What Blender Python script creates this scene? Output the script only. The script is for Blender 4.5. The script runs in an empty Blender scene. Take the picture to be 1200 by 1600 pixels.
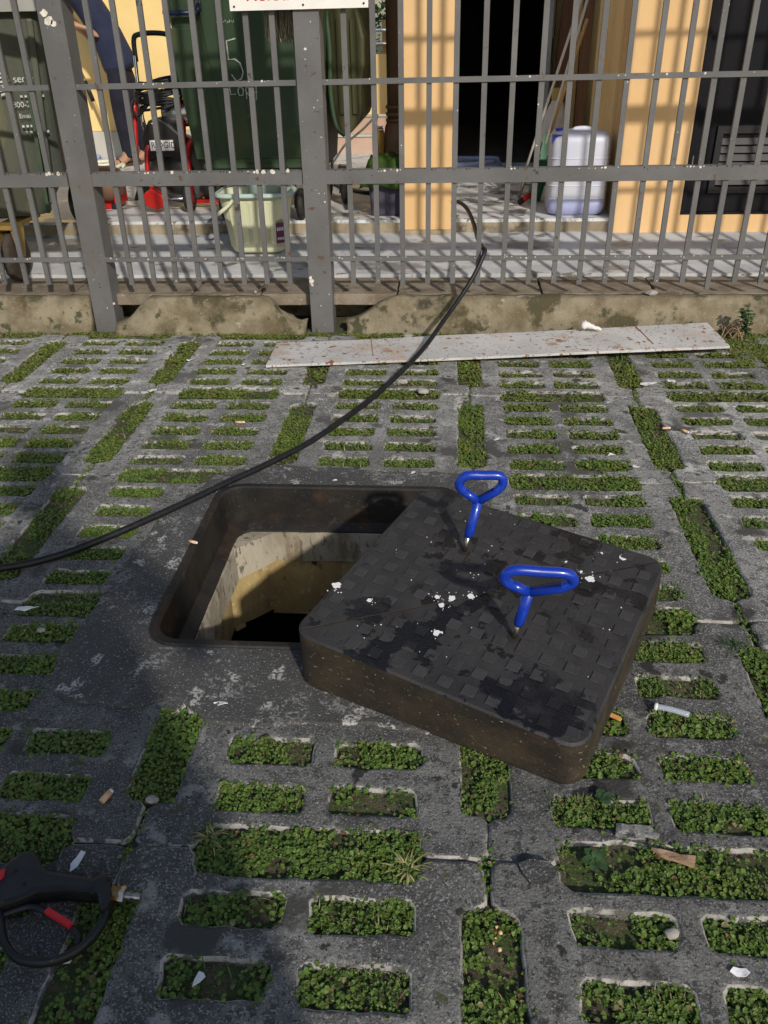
import bpy, bmesh, math, random
import numpy as np
from mathutils import Vector, Matrix, noise
R = math.radians
rnd = random.Random(7)
scene = bpy.context.scene
col = scene.collection

# ------------------------------------------------------------------ camera, sky, sun, exposure
cam_d = bpy.data.cameras.new("camera"); cam = bpy.data.objects.new("camera", cam_d); col.objects.link(cam)
CAM = Vector((1.1354, -0.8943, 1.2035)); YAW, PITCH, ROLL = -0.0857, 0.5351, -0.0251
_f = Vector((math.sin(YAW)*math.cos(PITCH), math.cos(YAW)*math.cos(PITCH), -math.sin(PITCH)))
_r = Vector((math.cos(YAW), -math.sin(YAW), 0)); _u = _r.cross(_f)
_r2 = _r*math.cos(ROLL) + _u*math.sin(ROLL); _u2 = -_r*math.sin(ROLL) + _u*math.cos(ROLL)
mat3 = Matrix((_r2, _u2, -_f)).transposed()
cam.matrix_world = Matrix.Translation(CAM) @ mat3.to_4x4()
cam_d.sensor_fit = 'VERTICAL'; cam_d.sensor_height = 36; cam_d.lens = 1291.1/1600*36
cam_d.clip_start = .02; cam_d.clip_end = 300
scene.camera = cam

SUN = Vector((-.48, 1, -.666)).normalized()
world = bpy.data.worlds.new("World"); scene.world = world; world.use_nodes = True
wn = world.node_tree.nodes; wl = world.node_tree.links
sky = wn.new('ShaderNodeTexSky'); sky.sky_type = 'NISHITA'; sky.sun_disc = False
sky.sun_elevation = math.asin(-SUN.z); sky.sun_rotation = math.atan2(-SUN.x, -SUN.y)
sky.air_density = 1.2; sky.dust_density = 1.5
bg = wn['Background']; bg.inputs[1].default_value = .10
wl.new(sky.outputs[0], bg.inputs[0])
sl = bpy.data.lights.new("sun", 'SUN'); sl.energy = 3.0; sl.angle = R(1.6); sl.color = (1, .93, .83)
so = bpy.data.objects.new("sun", sl); col.objects.link(so)
so.rotation_euler = SUN.to_track_quat('-Z', 'Y').to_euler(); so.location = (6, -8, 8)
vs = scene.view_settings; vs.view_transform = 'Standard'; vs.look = 'None'; vs.gamma = 1; vs.use_curve_mapping = False
vs.exposure = .15

# ------------------------------------------------------------------ materials
MATS = {}
def mat(name, c1, c2=None, scale=8., rough=.7, bump=0., bscale=80., metal=0., spec=.4, layers=(), coat=0., lo=.35, hi=.65, detail=8., attr=None, stretch=None, trans=0., vary=0., tone_falloff=None):
    """Base colour varies between c1 and c2 with noise; layers = (scale, lo, hi, colour, roughness or None) are stains and specks."""
    m = bpy.data.materials.new(name); m.use_nodes = True
    n = m.node_tree.nodes; l = m.node_tree.links; p = n['Principled BSDF']
    geo = n.new('ShaderNodeNewGeometry'); pos = geo.outputs['Position']
    if stretch:
        mp = n.new('ShaderNodeMapping'); mp.inputs['Scale'].default_value = stretch; l.new(pos, mp.inputs[0]); pos = mp.outputs[0]
    def nz(s, d=8.):
        t = n.new('ShaderNodeTexNoise'); t.inputs['Scale'].default_value = s; t.inputs['Detail'].default_value = d
        t.inputs['Roughness'].default_value = .6; l.new(pos, t.inputs['Vector']); return t.outputs['Fac']
    def step(s, a, b):
        r = n.new('ShaderNodeMapRange'); r.interpolation_type = 'SMOOTHSTEP'
        r.inputs[1].default_value = a; r.inputs[2].default_value = b; l.new(s, r.inputs[0]); return r.outputs[0]
    def mix(f, a, b):
        x = n.new('ShaderNodeMix'); x.data_type = 'RGBA'; l.new(f, x.inputs[0])
        for k, v in ((6, a), (7, b)):
            if isinstance(v, tuple): x.inputs[k].default_value = (*v, 1)
            else: l.new(v, x.inputs[k])
        return x.outputs[2]
    cur = None
    if attr:
        at = n.new('ShaderNodeAttribute'); at.attribute_name = attr; cur = at.outputs['Color']
    elif c2: cur = mix(step(nz(scale, detail), lo, hi), c1, c2)
    rv = rough; rcur = None
    for L in layers:
        f = step(nz(L[0], 5.), L[1], L[2])
        cur = mix(f, cur if cur is not None else c1, L[3])
        if len(L) > 4 and L[4] is not None:
            x = n.new('ShaderNodeMix'); x.data_type = 'FLOAT'; l.new(f, x.inputs[0])
            if rcur is None: x.inputs[2].default_value = rv
            else: l.new(rcur, x.inputs[2])
            x.inputs[3].default_value = L[4]; rcur = x.outputs[0]
    if tone_falloff:      # brightness falloff painted into the colour, ragged limit: (x, y, inner, outer, near, far)
        vd = n.new('ShaderNodeVectorMath'); vd.operation = 'DISTANCE'; l.new(geo.outputs['Position'], vd.inputs[0]); vd.inputs[1].default_value = (tone_falloff[0], tone_falloff[1], 0)
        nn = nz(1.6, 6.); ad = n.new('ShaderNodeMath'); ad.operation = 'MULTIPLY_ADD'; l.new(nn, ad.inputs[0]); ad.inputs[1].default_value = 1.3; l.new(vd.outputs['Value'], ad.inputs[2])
        hg = n.new('ShaderNodeHueSaturation'); mg = n.new('ShaderNodeMapRange'); mg.inputs[1].default_value = tone_falloff[2]+.65; mg.inputs[2].default_value = tone_falloff[3]+.65; mg.inputs[3].default_value = tone_falloff[4]; mg.inputs[4].default_value = tone_falloff[5]
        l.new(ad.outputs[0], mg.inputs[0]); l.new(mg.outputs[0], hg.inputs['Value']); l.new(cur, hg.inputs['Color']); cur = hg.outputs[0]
    if vary:
        oi = n.new('ShaderNodeObjectInfo'); hv = n.new('ShaderNodeHueSaturation'); mr = n.new('ShaderNodeMapRange')
        mr.inputs[3].default_value = 1-vary; mr.inputs[4].default_value = 1+vary; l.new(oi.outputs['Random'], mr.inputs[0]); l.new(mr.outputs[0], hv.inputs['Value']); l.new(cur, hv.inputs['Color']); cur = hv.outputs[0]
    if cur is not None: l.new(cur, p.inputs['Base Color'])
    else: p.inputs['Base Color'].default_value = (*c1, 1)
    if rcur is not None: l.new(rcur, p.inputs['Roughness'])
    else: p.inputs['Roughness'].default_value = rough
    p.inputs['Metallic'].default_value = metal; p.inputs['Specular IOR Level'].default_value = spec
    p.inputs['Coat Weight'].default_value = coat; p.inputs['Coat Roughness'].default_value = .1
    if trans: p.inputs['Transmission Weight'].default_value = trans
    if bump:
        b = n.new('ShaderNodeBump'); b.inputs['Strength'].default_value = bump; b.inputs['Distance'].default_value = .004
        l.new(nz(bscale, 6.), b.inputs['Height']); l.new(b.outputs[0], p.inputs['Normal'])
    MATS[name] = m; return m

mat('soil', (.05,.04,.024), (.095,.075,.045), 30, .95, .8, 120, layers=((22,.46,.56,(.05,.07,.018)), (90,.5,.58,(.04,.06,.015)), (160,.6,.66,(.17,.14,.1)), (300,.62,.66,(.28,.25,.2))))
mat('paver_concrete', (.075,.074,.071), (.20,.197,.187), 4.5, .92, .8, 190, lo=.36, hi=.62, vary=.14, tone_falloff=(.75, .2, .7, 1.9, .84, 1.7),  # near-to-far brightness painted in: darker round the manhole, lighter farther off
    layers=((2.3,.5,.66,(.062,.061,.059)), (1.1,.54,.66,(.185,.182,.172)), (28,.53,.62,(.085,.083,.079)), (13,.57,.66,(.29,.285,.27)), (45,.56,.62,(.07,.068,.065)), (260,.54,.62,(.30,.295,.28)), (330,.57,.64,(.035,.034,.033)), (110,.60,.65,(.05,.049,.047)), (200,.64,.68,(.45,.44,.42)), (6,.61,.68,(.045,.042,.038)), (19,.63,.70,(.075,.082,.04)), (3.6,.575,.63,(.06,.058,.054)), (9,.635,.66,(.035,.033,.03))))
mat('paver_edge', (.24,.23,.205), (.44,.42,.385), 16, .92, .8, 190, layers=((34,.50,.58,(.10,.095,.085)), (9,.57,.65,(.10,.095,.08))))
mat('surround_concrete', (.034,.0335,.033), (.085,.083,.08), 5, .92, .9, 170,
    layers=((260,.55,.62,(.19,.187,.18)), (7,.53,.60,(.20,.196,.187)), (75,.48,.54,(.06,.059,.057)), (15,.60,.65,(.38,.37,.35)), (140,.50,.55,(.065,.064,.062)), (180,.62,.67,(.42,.41,.4))))
mat('surround_chalk', (.28,.27,.25), (.4,.39,.37), 40, .95, .6, 140, layers=((60,.45,.55,(.08,.078,.075)),))
mat('iron_frame', (.010,.0095,.009), (.022,.018,.014), 9, .6, .5, 60, layers=((7,.56,.7,(.05,.026,.012)), (16,.6,.68,(.035,.03,.025)), (150,.66,.70,(.12,.11,.1))))
mat('shaft_concrete', (.26,.225,.165), (.42,.375,.29), 7, .92, .9, 90, layers=((12,.55,.66,(.19,.15,.09)), (5,.58,.66,(.46,.43,.36)), (26,.60,.66,(.12,.1,.07)), (80,.60,.66,(.14,.12,.09))), stretch=(1,1,.35))
mat('chamber_wall', (.34,.25,.105), (.46,.35,.16), 9, .9, .8, 110, layers=((10,.54,.66,(.12,.09,.05)), (80,.6,.66,(.5,.42,.25)), (14,.6,.68,(.05,.04,.03))), stretch=(1,1,.5))
mat('sump_water', (.006,.006,.006), rough=.12, spec=.5)
mat('cover_iron', (.021,.020,.0205), (.037,.0355,.0355), 10, .62, .35, 200, spec=.45,
    layers=((6.5,.55,.57,(.006,.006,.0065),.18), (15,.60,.62,(.008,.008,.008),.3), (2.2,.5,.62,(.033,.031,.031)), (3.1,.62,.7,(.04,.03,.025)), (330,.69,.73,(.15,.15,.15))))
mat('cover_stud', (.026,.025,.0255), (.042,.0405,.0405), 12, .55, .35, 200, spec=.5, layers=((6.5,.575,.595,(.012,.012,.0125),.25), (330,.69,.73,(.15,.15,.15))))
mat('cover_side', (.018,.0145,.010), (.042,.030,.018), 8, .75, .6, 70, layers=((5,.5,.62,(.015,.012,.009)), (120,.64,.69,(.3,.24,.16))), stretch=(1,1,1.6))
mat('white_droppings', (.75,.75,.74), rough=.9)
mat('blue_paint', (.005,.034,.34), rough=.3, coat=.45, layers=((40,.62,.7,(.004,.02,.15),.45), (120,.68,.72,(.12,.13,.16),.6), (16,.64,.7,(.006,.03,.2),.5)))
mat('steel', (.42,.38,.33), (.6,.56,.5), 30, .3, metal=1.)
mat('black_rubber', (.011,.011,.012), (.02,.02,.021), 30, .5, .2, 150)
mat('hose_rubber', (.006,.0065,.008), (.011,.012,.014), 40, .5, .15, 200, spec=.35)
mat('gun_plastic', (.010,.010,.011), (.017,.017,.018), 25, .42, .25, 500, layers=((60,.66,.7,(.05,.05,.05)),))
mat('red_plastic', (.52,.02,.025), rough=.45)
mat('brass', (.42,.29,.12), (.3,.2,.08), 40, .35, metal=1.)
mat('fence_paint', (.102,.101,.102), (.128,.126,.126), 5, .55, .15, 90, layers=((16,.69,.71,(.045,.035,.028)), (110,.70,.72,(.6,.58,.54)), (3,.6,.72,(.115,.105,.098)), (22,.645,.69,(.10,.058,.036)), (5,.62,.70,(.14,.137,.137))))
mat('peeled_paint', (.68,.66,.6), (.5,.46,.38), 60, .9)
mat('dark_chip', (.02,.015,.012), rough=.9)
mat('kerb_concrete', (.125,.10,.058), (.245,.21,.145), 8, .95, .8, 90,
    layers=((6,.53,.63,(.07,.057,.028)), (4,.6,.7,(.05,.042,.026)), (14,.64,.72,(.34,.31,.25)), (12,.58,.66,(.06,.058,.03)), (26,.64,.72,(.07,.075,.03)), (150,.64,.70,(.38,.35,.29))))
mat('drain_slab', (.15,.12,.085), (.25,.215,.165), 9, .9, .6, 90, layers=((7,.56,.68,(.08,.07,.05)), (60,.64,.7,(.35,.32,.27))))
mat('apron_concrete', (.37,.38,.395), (.50,.51,.52), 5, .7, .35, 70,
    layers=((4,.54,.62,(.2,.2,.2),.35), (9,.6,.66,(.15,.14,.12),.4), (70,.66,.71,(.2,.19,.18))), stretch=(.6,1.6,1))
mat('step_face', (.23,.19,.13), (.36,.30,.21), 7, .9, .5, 80, layers=((6,.56,.66,(.12,.1,.075)),))
mat('platform_concrete', (.5,.505,.51), (.66,.665,.665), 5, .6, .3, 70,
    layers=((5,.56,.62,(.25,.25,.24),.25), (11,.60,.64,(.2,.185,.16),.3), (45,.66,.70,(.5,.47,.38))))
mat('yellow_wall', (.70,.45,.21), (.76,.50,.25), 3, .85, .12, 60, layers=((25,.68,.74,(.45,.27,.11)), (1.3,.55,.75,(.62,.40,.19)), (9,.62,.72,(.66,.45,.24)), (60,.70,.74,(.35,.22,.1))), stretch=(1,1,.6))
mat('pale_yellow_wall', (.80,.58,.24), (.85,.64,.29), 2, .85, .1, 60, layers=((1.5,.58,.72,(.7,.48,.19)),))
mat('plinth', (.42,.40,.35), (.52,.5,.45), 6, .9, .3, 60, layers=((10,.6,.7,(.25,.24,.21)),), stretch=(1,1,.3))
mat('ribbed_timber', (.86,.66,.36), (.78,.56,.28), 5, .7, .2, 40, stretch=(8,8,.4))
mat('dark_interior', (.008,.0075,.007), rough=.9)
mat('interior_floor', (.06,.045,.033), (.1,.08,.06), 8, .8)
mat('dark_door', (.005,.005,.007), (.008,.008,.011), 6, .6, .1, 80, spec=.15, layers=((120,.70,.74,(.18,.18,.18)),))
mat('door_vent', (.010,.010,.013), rough=.5)
mat('grey_door', (.23,.24,.25), (.3,.31,.32), 4, .5)
mat('brown_board', (.16,.085,.05), (.22,.12,.07), 4, .7, .2, 50, stretch=(8,8,.4))
mat('timber', (.6,.42,.2), (.5,.33,.15), 6, .75, .2, 50, stretch=(8,8,.5))
mat('downpipe_brown', (.17,.105,.06), (.2,.125,.072), 4, .5)
mat('bin_green', (.028,.052,.028), (.038,.066,.033), 3, .5, .12, 30, layers=((2.6,.55,.7,(.07,.082,.035)), (90,.69,.73,(.2,.22,.18))))
mat('bin_lid', (.035,.04,.012), (.055,.055,.018), 5, .5, .1, 30, layers=((8,.58,.7,(.03,.022,.01)),), stretch=(2,2,.5))
mat('old_bin_green', (.055,.065,.05), (.085,.09,.065), 3, .55, .15, 30, layers=((4,.57,.68,(.13,.125,.07)), (90,.69,.73,(.25,.25,.2))), stretch=(1.6,1.6,.5))
mat('lid_grey', (.28,.28,.26), (.35,.35,.32), 6, .6)
mat('handle_navy', (.012,.018,.05), rough=.4)
mat('chalk', (.55,.58,.55), (.35,.38,.35), 200, .95)
mat('print_white', (.6,.62,.6), (.35,.36,.34), 120, .8)
mat('tyre', (.014,.013,.012), (.03,.027,.024), 30, .75, .3, 80)
mat('brown_tyre', (.06,.045,.033), (.035,.027,.02), 20, .8, .3, 80)
mat('zinc_bracket', (.5,.34,.1), (.4,.27,.08), 12, .4, metal=.5)
mat('bucket_plastic', (.60,.61,.42), (.66,.67,.48), 3, .45, spec=.4)
mat('bucket_rim', (.43,.55,.50), rough=.45)
mat('bucket_inner', (.16,.24,.2), rough=.5)
mat('purple_label', (.11,.03,.08), rough=.6)
mat('jerrycan_plastic', (.54,.57,.68), (.62,.64,.72), 3, .4, spec=.35)
mat('jerrycan_liquid', (.34,.37,.60), (.40,.43,.66), 4, .4)
mat('cap_blue', (.015,.03,.3), rough=.4)
mat('red_frame', (.46,.014,.012), (.38,.012,.010), 12, .35, coat=.3)
mat('machine_black', (.014,.014,.014), (.022,.022,.022), 20, .42, .1, 200)
mat('drum_grey', (.07,.072,.07), (.1,.1,.095), 8, .4)
mat('chrome', (.7,.7,.7), rough=.15, metal=1.)
mat('motor_silver', (.45,.46,.46), rough=.25, metal=.9)
mat('label_white', (.7,.7,.7), rough=.6)
mat('label_black', (.01,.01,.01), rough=.6)
mat('sign_white', (.72,.70,.66), (.78,.76,.72), 4, .5)
mat('sign_red', (.6,.03,.04), rough=.5)
mat('navy_shirt', (.014,.019,.046), (.02,.026,.06), 12, .9, .4, 60)
mat('navy_trousers', (.007,.0075,.016), (.012,.0125,.024), 14, .9, .4, 50)
mat('skin', (.36,.19,.115), (.42,.235,.145), 20, .6)
mat('hair', (.012,.009,.007), rough=.6)
mat('sandal', (.07,.035,.018), rough=.7)
mat('pale_blue_hose', (.32,.42,.68), (.38,.48,.72), 10, .35)
mat('grey_blue_hose', (.25,.29,.45), (.3,.35,.5), 10, .4)
mat('cream_cable', (.72,.68,.55), rough=.5)
mat('tank_brown', (.14,.08,.05), (.18,.1,.065), 8, .5)
mat('crate_purple', (.045,.04,.07), (.06,.055,.085), 6, .6)
mat('green_cloth', (.05,.11,.015), (.085,.16,.025), 18, .7, .6, 25)
mat('green_plastic', (.012,.11,.05), rough=.4)
mat('white_sack', (.6,.58,.55), (.68,.66,.62), 14, .8, .4, 30)
mat('yellow_tie', (.5,.36,.1), rough=.7)
mat('pole_white', (.62,.6,.55), rough=.5)
mat('mop_string', (.26,.23,.18), (.4,.36,.29), 60, .95, .8, 120)
mat('pink_step', (.48,.33,.25), (.54,.38,.29), 4, .8, .1, 60)
mat('board_metal', (.45,.445,.435), (.54,.535,.525), 5, .55, .2, 60,
    layers=((6,.52,.64,(.46,.40,.35)), (9,.60,.68,(.33,.2,.13)), (34,.60,.64,(.24,.10,.045)), (90,.62,.66,(.15,.065,.035)), (60,.66,.7,(.12,.11,.1))))
mat('rust', (.42,.22,.09), (.28,.12,.05), 20, .9)
mat('orange_wood', (.68,.33,.1), (.6,.28,.09), 30, .8)
mat('butt_filter', (.62,.36,.19), (.7,.45,.27), 50, .8)
mat('paper_white', (.72,.72,.72), (.62,.63,.66), 30, .9)
mat('clear_plastic', (.55,.6,.68), rough=.15, spec=.6, trans=.45)
mat('dry_wood', (.42,.28,.18), (.3,.19,.12), 20, .9, .4, 60, stretch=(1,4,4))
mat('stone_pale', (.34,.325,.295), (.22,.205,.185), 30, .9, .5, 80)
mat('concrete_shard', (.14,.138,.132), (.24,.235,.225), 30, .95, .9, 160, layers=((90,.56,.62,(.34,.33,.31)), (40,.6,.66,(.06,.058,.055))))
mat('leaf', (1,1,1), rough=.55, attr='tint', spec=.3)
mat('weed_leaf', (.028,.06,.024), (.045,.09,.03), 40, .5)
mat('bark', (.1,.075,.05), (.15,.11,.075), 12, .9, .6, 40)
mat('phone_black', (.01,.01,.01), rough=.3)
mat('jacket_grey', (.1,.1,.11), (.13,.13,.14), 10, .9)

# ------------------------------------------------------------------ helpers
def BM(): return bmesh.new()
def wloc(o):
    v = Vector((0,0,0))
    while o is not None: v = v + o.location; o = o.parent
    return v
def obj(name, bm, m, parent=None, smooth=False, base=None, bevel=0, world=True):
    """One mesh object from a bmesh given in scene coordinates."""
    if bevel:
        es = [e for e in bm.edges if len(e.link_faces) == 2 and e.calc_face_angle(0) > .6]
        if es: bmesh.ops.bevel(bm, geom=es, offset=bevel, segments=2, affect='EDGES', profile=.6)
    off = wloc(parent) if parent is not None else Vector(base or (0,0,0))
    if world: bmesh.ops.translate(bm, verts=bm.verts, vec=-off)
    me = bpy.data.meshes.new(name); bm.to_mesh(me); bm.free()
    for k in (m if isinstance(m, (list, tuple)) else [m]): me.materials.append(MATS[k])
    if smooth: me.polygons.foreach_set('use_smooth', [True]*len(me.polygons)); me.update()
    return link(name, me, parent, base if parent is None else None)
def link(name, me, parent=None, loc=None):
    o = bpy.data.objects.new(name, me); col.objects.link(o)
    if parent is not None: o.parent = parent
    if loc is not None: o.location = loc
    return o
def tag(o, label=None, cat=None, group=None, kind=None):
    if label: o['label'] = label
    if cat: o['category'] = cat
    if group: o['group'] = group
    if kind: o['kind'] = kind
    return o
def thing(name, label, cat, loc, group=None):
    o = bpy.data.objects.new(name, None); col.objects.link(o); o.location = loc; o.empty_display_size = .1
    return tag(o, label, cat, group)
def box(bm, x0, x1, y0, y1, z0, z1, M=None, mi=0):
    v = [bm.verts.new(Vector(c) if M is None else M @ Vector(c)) for c in
         ((x0,y0,z0),(x1,y0,z0),(x1,y1,z0),(x0,y1,z0),(x0,y0,z1),(x1,y0,z1),(x1,y1,z1),(x0,y1,z1))]
    for f in ((3,2,1,0),(4,5,6,7),(0,1,5,4),(1,2,6,5),(2,3,7,6),(3,0,4,7)):
        bm.faces.new([v[i] for i in f]).material_index = mi
    return bm
def prism(bm, poly, a, b, axis='z', M=None):
    """Outline swept from a to b along an axis; the outline is given in the other two (x,y), (x,z) or (y,z)."""
    def P(u, w, t):
        c = {'z': (u, w, t), 'y': (u, t, w), 'x': (t, u, w)}[axis]
        return Vector(c) if M is None else M @ Vector(c)
    A = [bm.verts.new(P(u, w, a)) for u, w in poly]; Bv = [bm.verts.new(P(u, w, b)) for u, w in poly]
    n = len(poly)
    bm.faces.new(A[::-1]); bm.faces.new(Bv)
    for i in range(n): bm.faces.new((A[i], A[(i+1) % n], Bv[(i+1) % n], Bv[i]))
    bmesh.ops.recalc_face_normals(bm, faces=bm.faces)
    return bm
def tube(bm, pts, r, n=8, closed=False, caps=True):
    pts = [Vector(p) for p in pts]; N = len(pts)
    rr = r if isinstance(r, (list, tuple)) else [r]*N
    rings = []; nrm = None
    for i in range(N):
        a = pts[i-1] if (i > 0 or closed) else pts[i]; b = pts[(i+1) % N] if (i < N-1 or closed) else pts[i]
        t = (b-a).normalized()
        if nrm is None:
            nrm = t.orthogonal().normalized()
        else:
            nrm = (nrm - t*nrm.dot(t));  nrm = nrm.normalized() if nrm.length > 1e-6 else t.orthogonal().normalized()
        bi = t.cross(nrm)
        rings.append([bm.verts.new(pts[i] + (nrm*math.cos(2*math.pi*k/n) + bi*math.sin(2*math.pi*k/n))*rr[i]) for k in range(n)])
    for i in range(N if closed else N-1):
        A, Bq = rings[i], rings[(i+1) % N]
        s = 0
        if closed and i == N-1:   # match twist at the seam
            s = min(range(n), key=lambda q: sum((A[k].co-Bq[(k+q) % n].co).length for k in range(n)))
        for k in range(n): bm.faces.new((A[k], A[(k+1) % n], Bq[(k+1+s) % n], Bq[(k+s) % n]))
    if caps and not closed: bm.faces.new(rings[0][::-1]); bm.faces.new(rings[-1])
    return bm
def cr(pts, k=6, closed=False):
    """Catmull-Rom through the points."""
    P = [Vector(p) for p in pts]; n = len(P); out = []
    for i in range(n if closed else n-1):
        a, b, c, d = ((P[(i-1) % n], P[i], P[(i+1) % n], P[(i+2) % n]) if closed else
                      (P[max(i-1, 0)], P[i], P[i+1], P[min(i+2, n-1)]))
        for j in range(k):
            t = j/k
            out.append(.5*((2*b)+(c-a)*t+(2*a-5*b+4*c-d)*t*t+(3*b-a-3*c+d)*t**3))
    if not closed: out.append(P[-1])
    return out
def lathe(bm, prof, c, n=24, axis='z', M=None):
    rings = []
    for r, h in prof:
        ring = []
        for k in range(n):
            a = 2*math.pi*k/n; u, w = r*math.cos(a), r*math.sin(a)
            v = Vector({'z': (u, w, h), 'y': (u, h, w), 'x': (h, u, w)}[axis])
            if M is not None: v = M @ v
            ring.append(bm.verts.new(v + Vector(c)))
        rings.append(ring)
    for A, Bq in zip(rings, rings[1:]):
        for k in range(n): bm.faces.new((A[k], A[(k+1) % n], Bq[(k+1) % n], Bq[k]))
    bm.faces.new(rings[0][::-1]); bm.faces.new(rings[-1])
    bmesh.ops.recalc_face_normals(bm, faces=bm.faces)
    return bm
def rrect(x0, x1, y0, y1, r, n=5):
    out = []
    for cx, cy, a0 in ((x1-r, y0+r, -90), (x1-r, y1-r, 0), (x0+r, y1-r, 90), (x0+r, y0+r, 180)):
        for k in range(n+1):
            a = R(a0+90*k/n); out.append((cx+r*math.cos(a), cy+r*math.sin(a)))
    return out
def loft(bm, loops, cap0=True, cap1=True):
    rings = [[bm.verts.new(Vector(v)) for v in L] for L in loops]; n = len(rings[0])
    for A, Bq in zip(rings, rings[1:]):
        for k in range(n): bm.faces.new((A[k], A[(k+1) % n], Bq[(k+1) % n], Bq[k]))
    if cap0: bm.faces.new(rings[0][::-1])
    if cap1: bm.faces.new(rings[-1])
    return bm
def mesh_of(o):
    dg = bpy.context.evaluated_depsgraph_get(); dg.update()
    me = bpy.data.meshes.new_from_object(o.evaluated_get(dg)); return me
def flat_fill(name, polys, thick, bevel):
    """Outlines with holes filled, given thickness and rounded arrises; top face at z = 0."""
    cu = bpy.data.curves.new(name, 'CURVE'); cu.dimensions = '2D'; cu.fill_mode = 'BOTH'
    cu.extrude = thick/2 - bevel; cu.bevel_depth = bevel; cu.bevel_resolution = 2; cu.offset = -bevel
    for P in polys:
        s = cu.splines.new('POLY'); s.points.add(len(P)-1); s.use_cyclic_u = True
        for q, (x, y) in zip(s.points, P): q.co = (x, y, 0, 1)
    o = bpy.data.objects.new(name, cu); col.objects.link(o); me = mesh_of(o)
    bpy.data.objects.remove(o); bpy.data.curves.remove(cu)
    me.transform(Matrix.Translation((0, 0, -thick/2))); me.name = name; me.materials.clear()
    return me
def text_mesh(s, size, extrude=.0004):
    cu = bpy.data.curves.new('lettering', 'FONT'); cu.body = s; cu.size = size; cu.extrude = extrude
    o = bpy.data.objects.new('lettering', cu); col.objects.link(o); me = mesh_of(o)
    bpy.data.objects.remove(o); bpy.data.curves.remove(cu); return me
def lettering(name, s, size, m, parent, M, extrude=.0004, bold=0):
    me = text_mesh(s, size, extrude); me.transform(Matrix.Translation(-wloc(parent)) @ M); me.materials.clear(); me.materials.append(MATS[m])
    return link(name, me, parent)
FRONT = Matrix(((1,0,0,0),(0,0,-1,0),(0,1,0,0),(0,0,0,1)))      # text plane facing the street
def skin(name, nodes, edges, m, parent=None, sub=2, root=0, loc=None):
    """Continuous body surface grown round a skeleton: nodes = ((x,y,z), radius)."""
    me = bpy.data.meshes.new(name); off = wloc(parent) if parent is not None else Vector((0,0,0))
    me.from_pydata([Vector(c)-off for c, r in nodes], edges, []); me.update()
    o = bpy.data.objects.new(name, me); col.objects.link(o)
    md = o.modifiers.new('skin', 'SKIN'); md.use_smooth_shade = True; md.branch_smoothing = .6
    for k, (c, r) in enumerate(nodes):
        v = me.skin_vertices[0].data[k]; v.radius = (r, r) if not isinstance(r, tuple) else r; v.use_root = (k == root)
    s = o.modifiers.new('sub', 'SUBSURF'); s.levels = sub; s.render_levels = sub
    out = mesh_of(o); bpy.data.objects.remove(o)
    out.materials.clear(); out.materials.append(MATS[m])
    out.polygons.foreach_set('use_smooth', [True]*len(out.polygons))
    return link(name, out, parent)
def copy_tree(o, parent=None):
    c = o.copy(); col.objects.link(c); c.parent = parent
    for ch in [q for q in bpy.data.objects if q.parent == o]: copy_tree(ch, c)
    return c
def blob(bm, cx, cy, z, r, n=9, h=.0006, rr=rnd, M=None):
    ph = rr.random()*6
    P = [(cx + r*(.65+.5*rr.random())*math.cos(2*math.pi*k/n+ph), cy + r*(.65+.5*rr.random())*math.sin(2*math.pi*k/n+ph)) for k in range(n)]
    return prism(bm, P, z, z+h, M=M)
def fbm(x, y, s, seed=0.): return noise.fractal(Vector((x*s, y*s, seed)), 1., 2., 4)

# ------------------------------------------------------------------ ground, pavers, ground cover
PW, PH = .61, .665
HX0, HX1, HY0, HY1 = .452, 1.188, .512, 1.268            # outside of the manhole frame
bm = BM()
Z0 = -.013
for (a, b, c, d) in ((-40, HX0, -40, 60), (HX1, 40, -40, 60), (HX0, HX1, -40, HY0), (HX0, HX1, HY1, 60)):
    bm.faces.new([bm.verts.new(q) for q in ((a, c, Z0), (b, c, Z0), (b, d, Z0), (a, d, Z0))])
bmesh.ops.remove_doubles(bm, verts=bm.verts, dist=1e-5)
ground = tag(obj('ground', bm, 'soil'), kind='structure')

SL1, SL2 = (.122, .280), (.328, .486)                     # the two columns of slots in a paver
WIDE = (.118, .492, .046)                                 # half slot on the top and bottom edge
LONG = (.092, .573, .043)                                 # half slot on the left and right edge
SLOTH = .058
def chamfer(P, c=.009):
    out = []; n = len(P)
    for i in range(n):
        a, b, d = Vector(P[i-1]), Vector(P[i]), Vector(P[(i+1) % n])
        ca, cd = min(c, (a-b).length*.4), min(c, (d-b).length*.4)
        out += [tuple(b+(a-b).normalized()*ca), tuple(b+(d-b).normalized()*cd)]
    return out
def rough_edge(P, seed, amp=.0028, stepl=.02):
    out = []; n = len(P); k0 = 0
    for i in range(n):
        a, b = Vector(P[i]), Vector(P[(i+1) % n]); L = (b-a).length; m = max(1, int(L/stepl))
        nr = Vector((-(b-a).y, (b-a).x)).normalized() if L > 1e-6 else Vector((0, 0))
        for k in range(m):
            q = a+(b-a)*k/m
            d = amp*1.6*noise.noise(Vector((q.x*38, q.y*38, seed))) + amp*.8*noise.noise(Vector((q.x*110, q.y*110, seed+5)))
            if noise.noise(Vector((q.x*14, q.y*14, seed+9))) > .42: d += amp*1.5
            out.append(tuple(q+nr*d))
    return out
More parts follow.
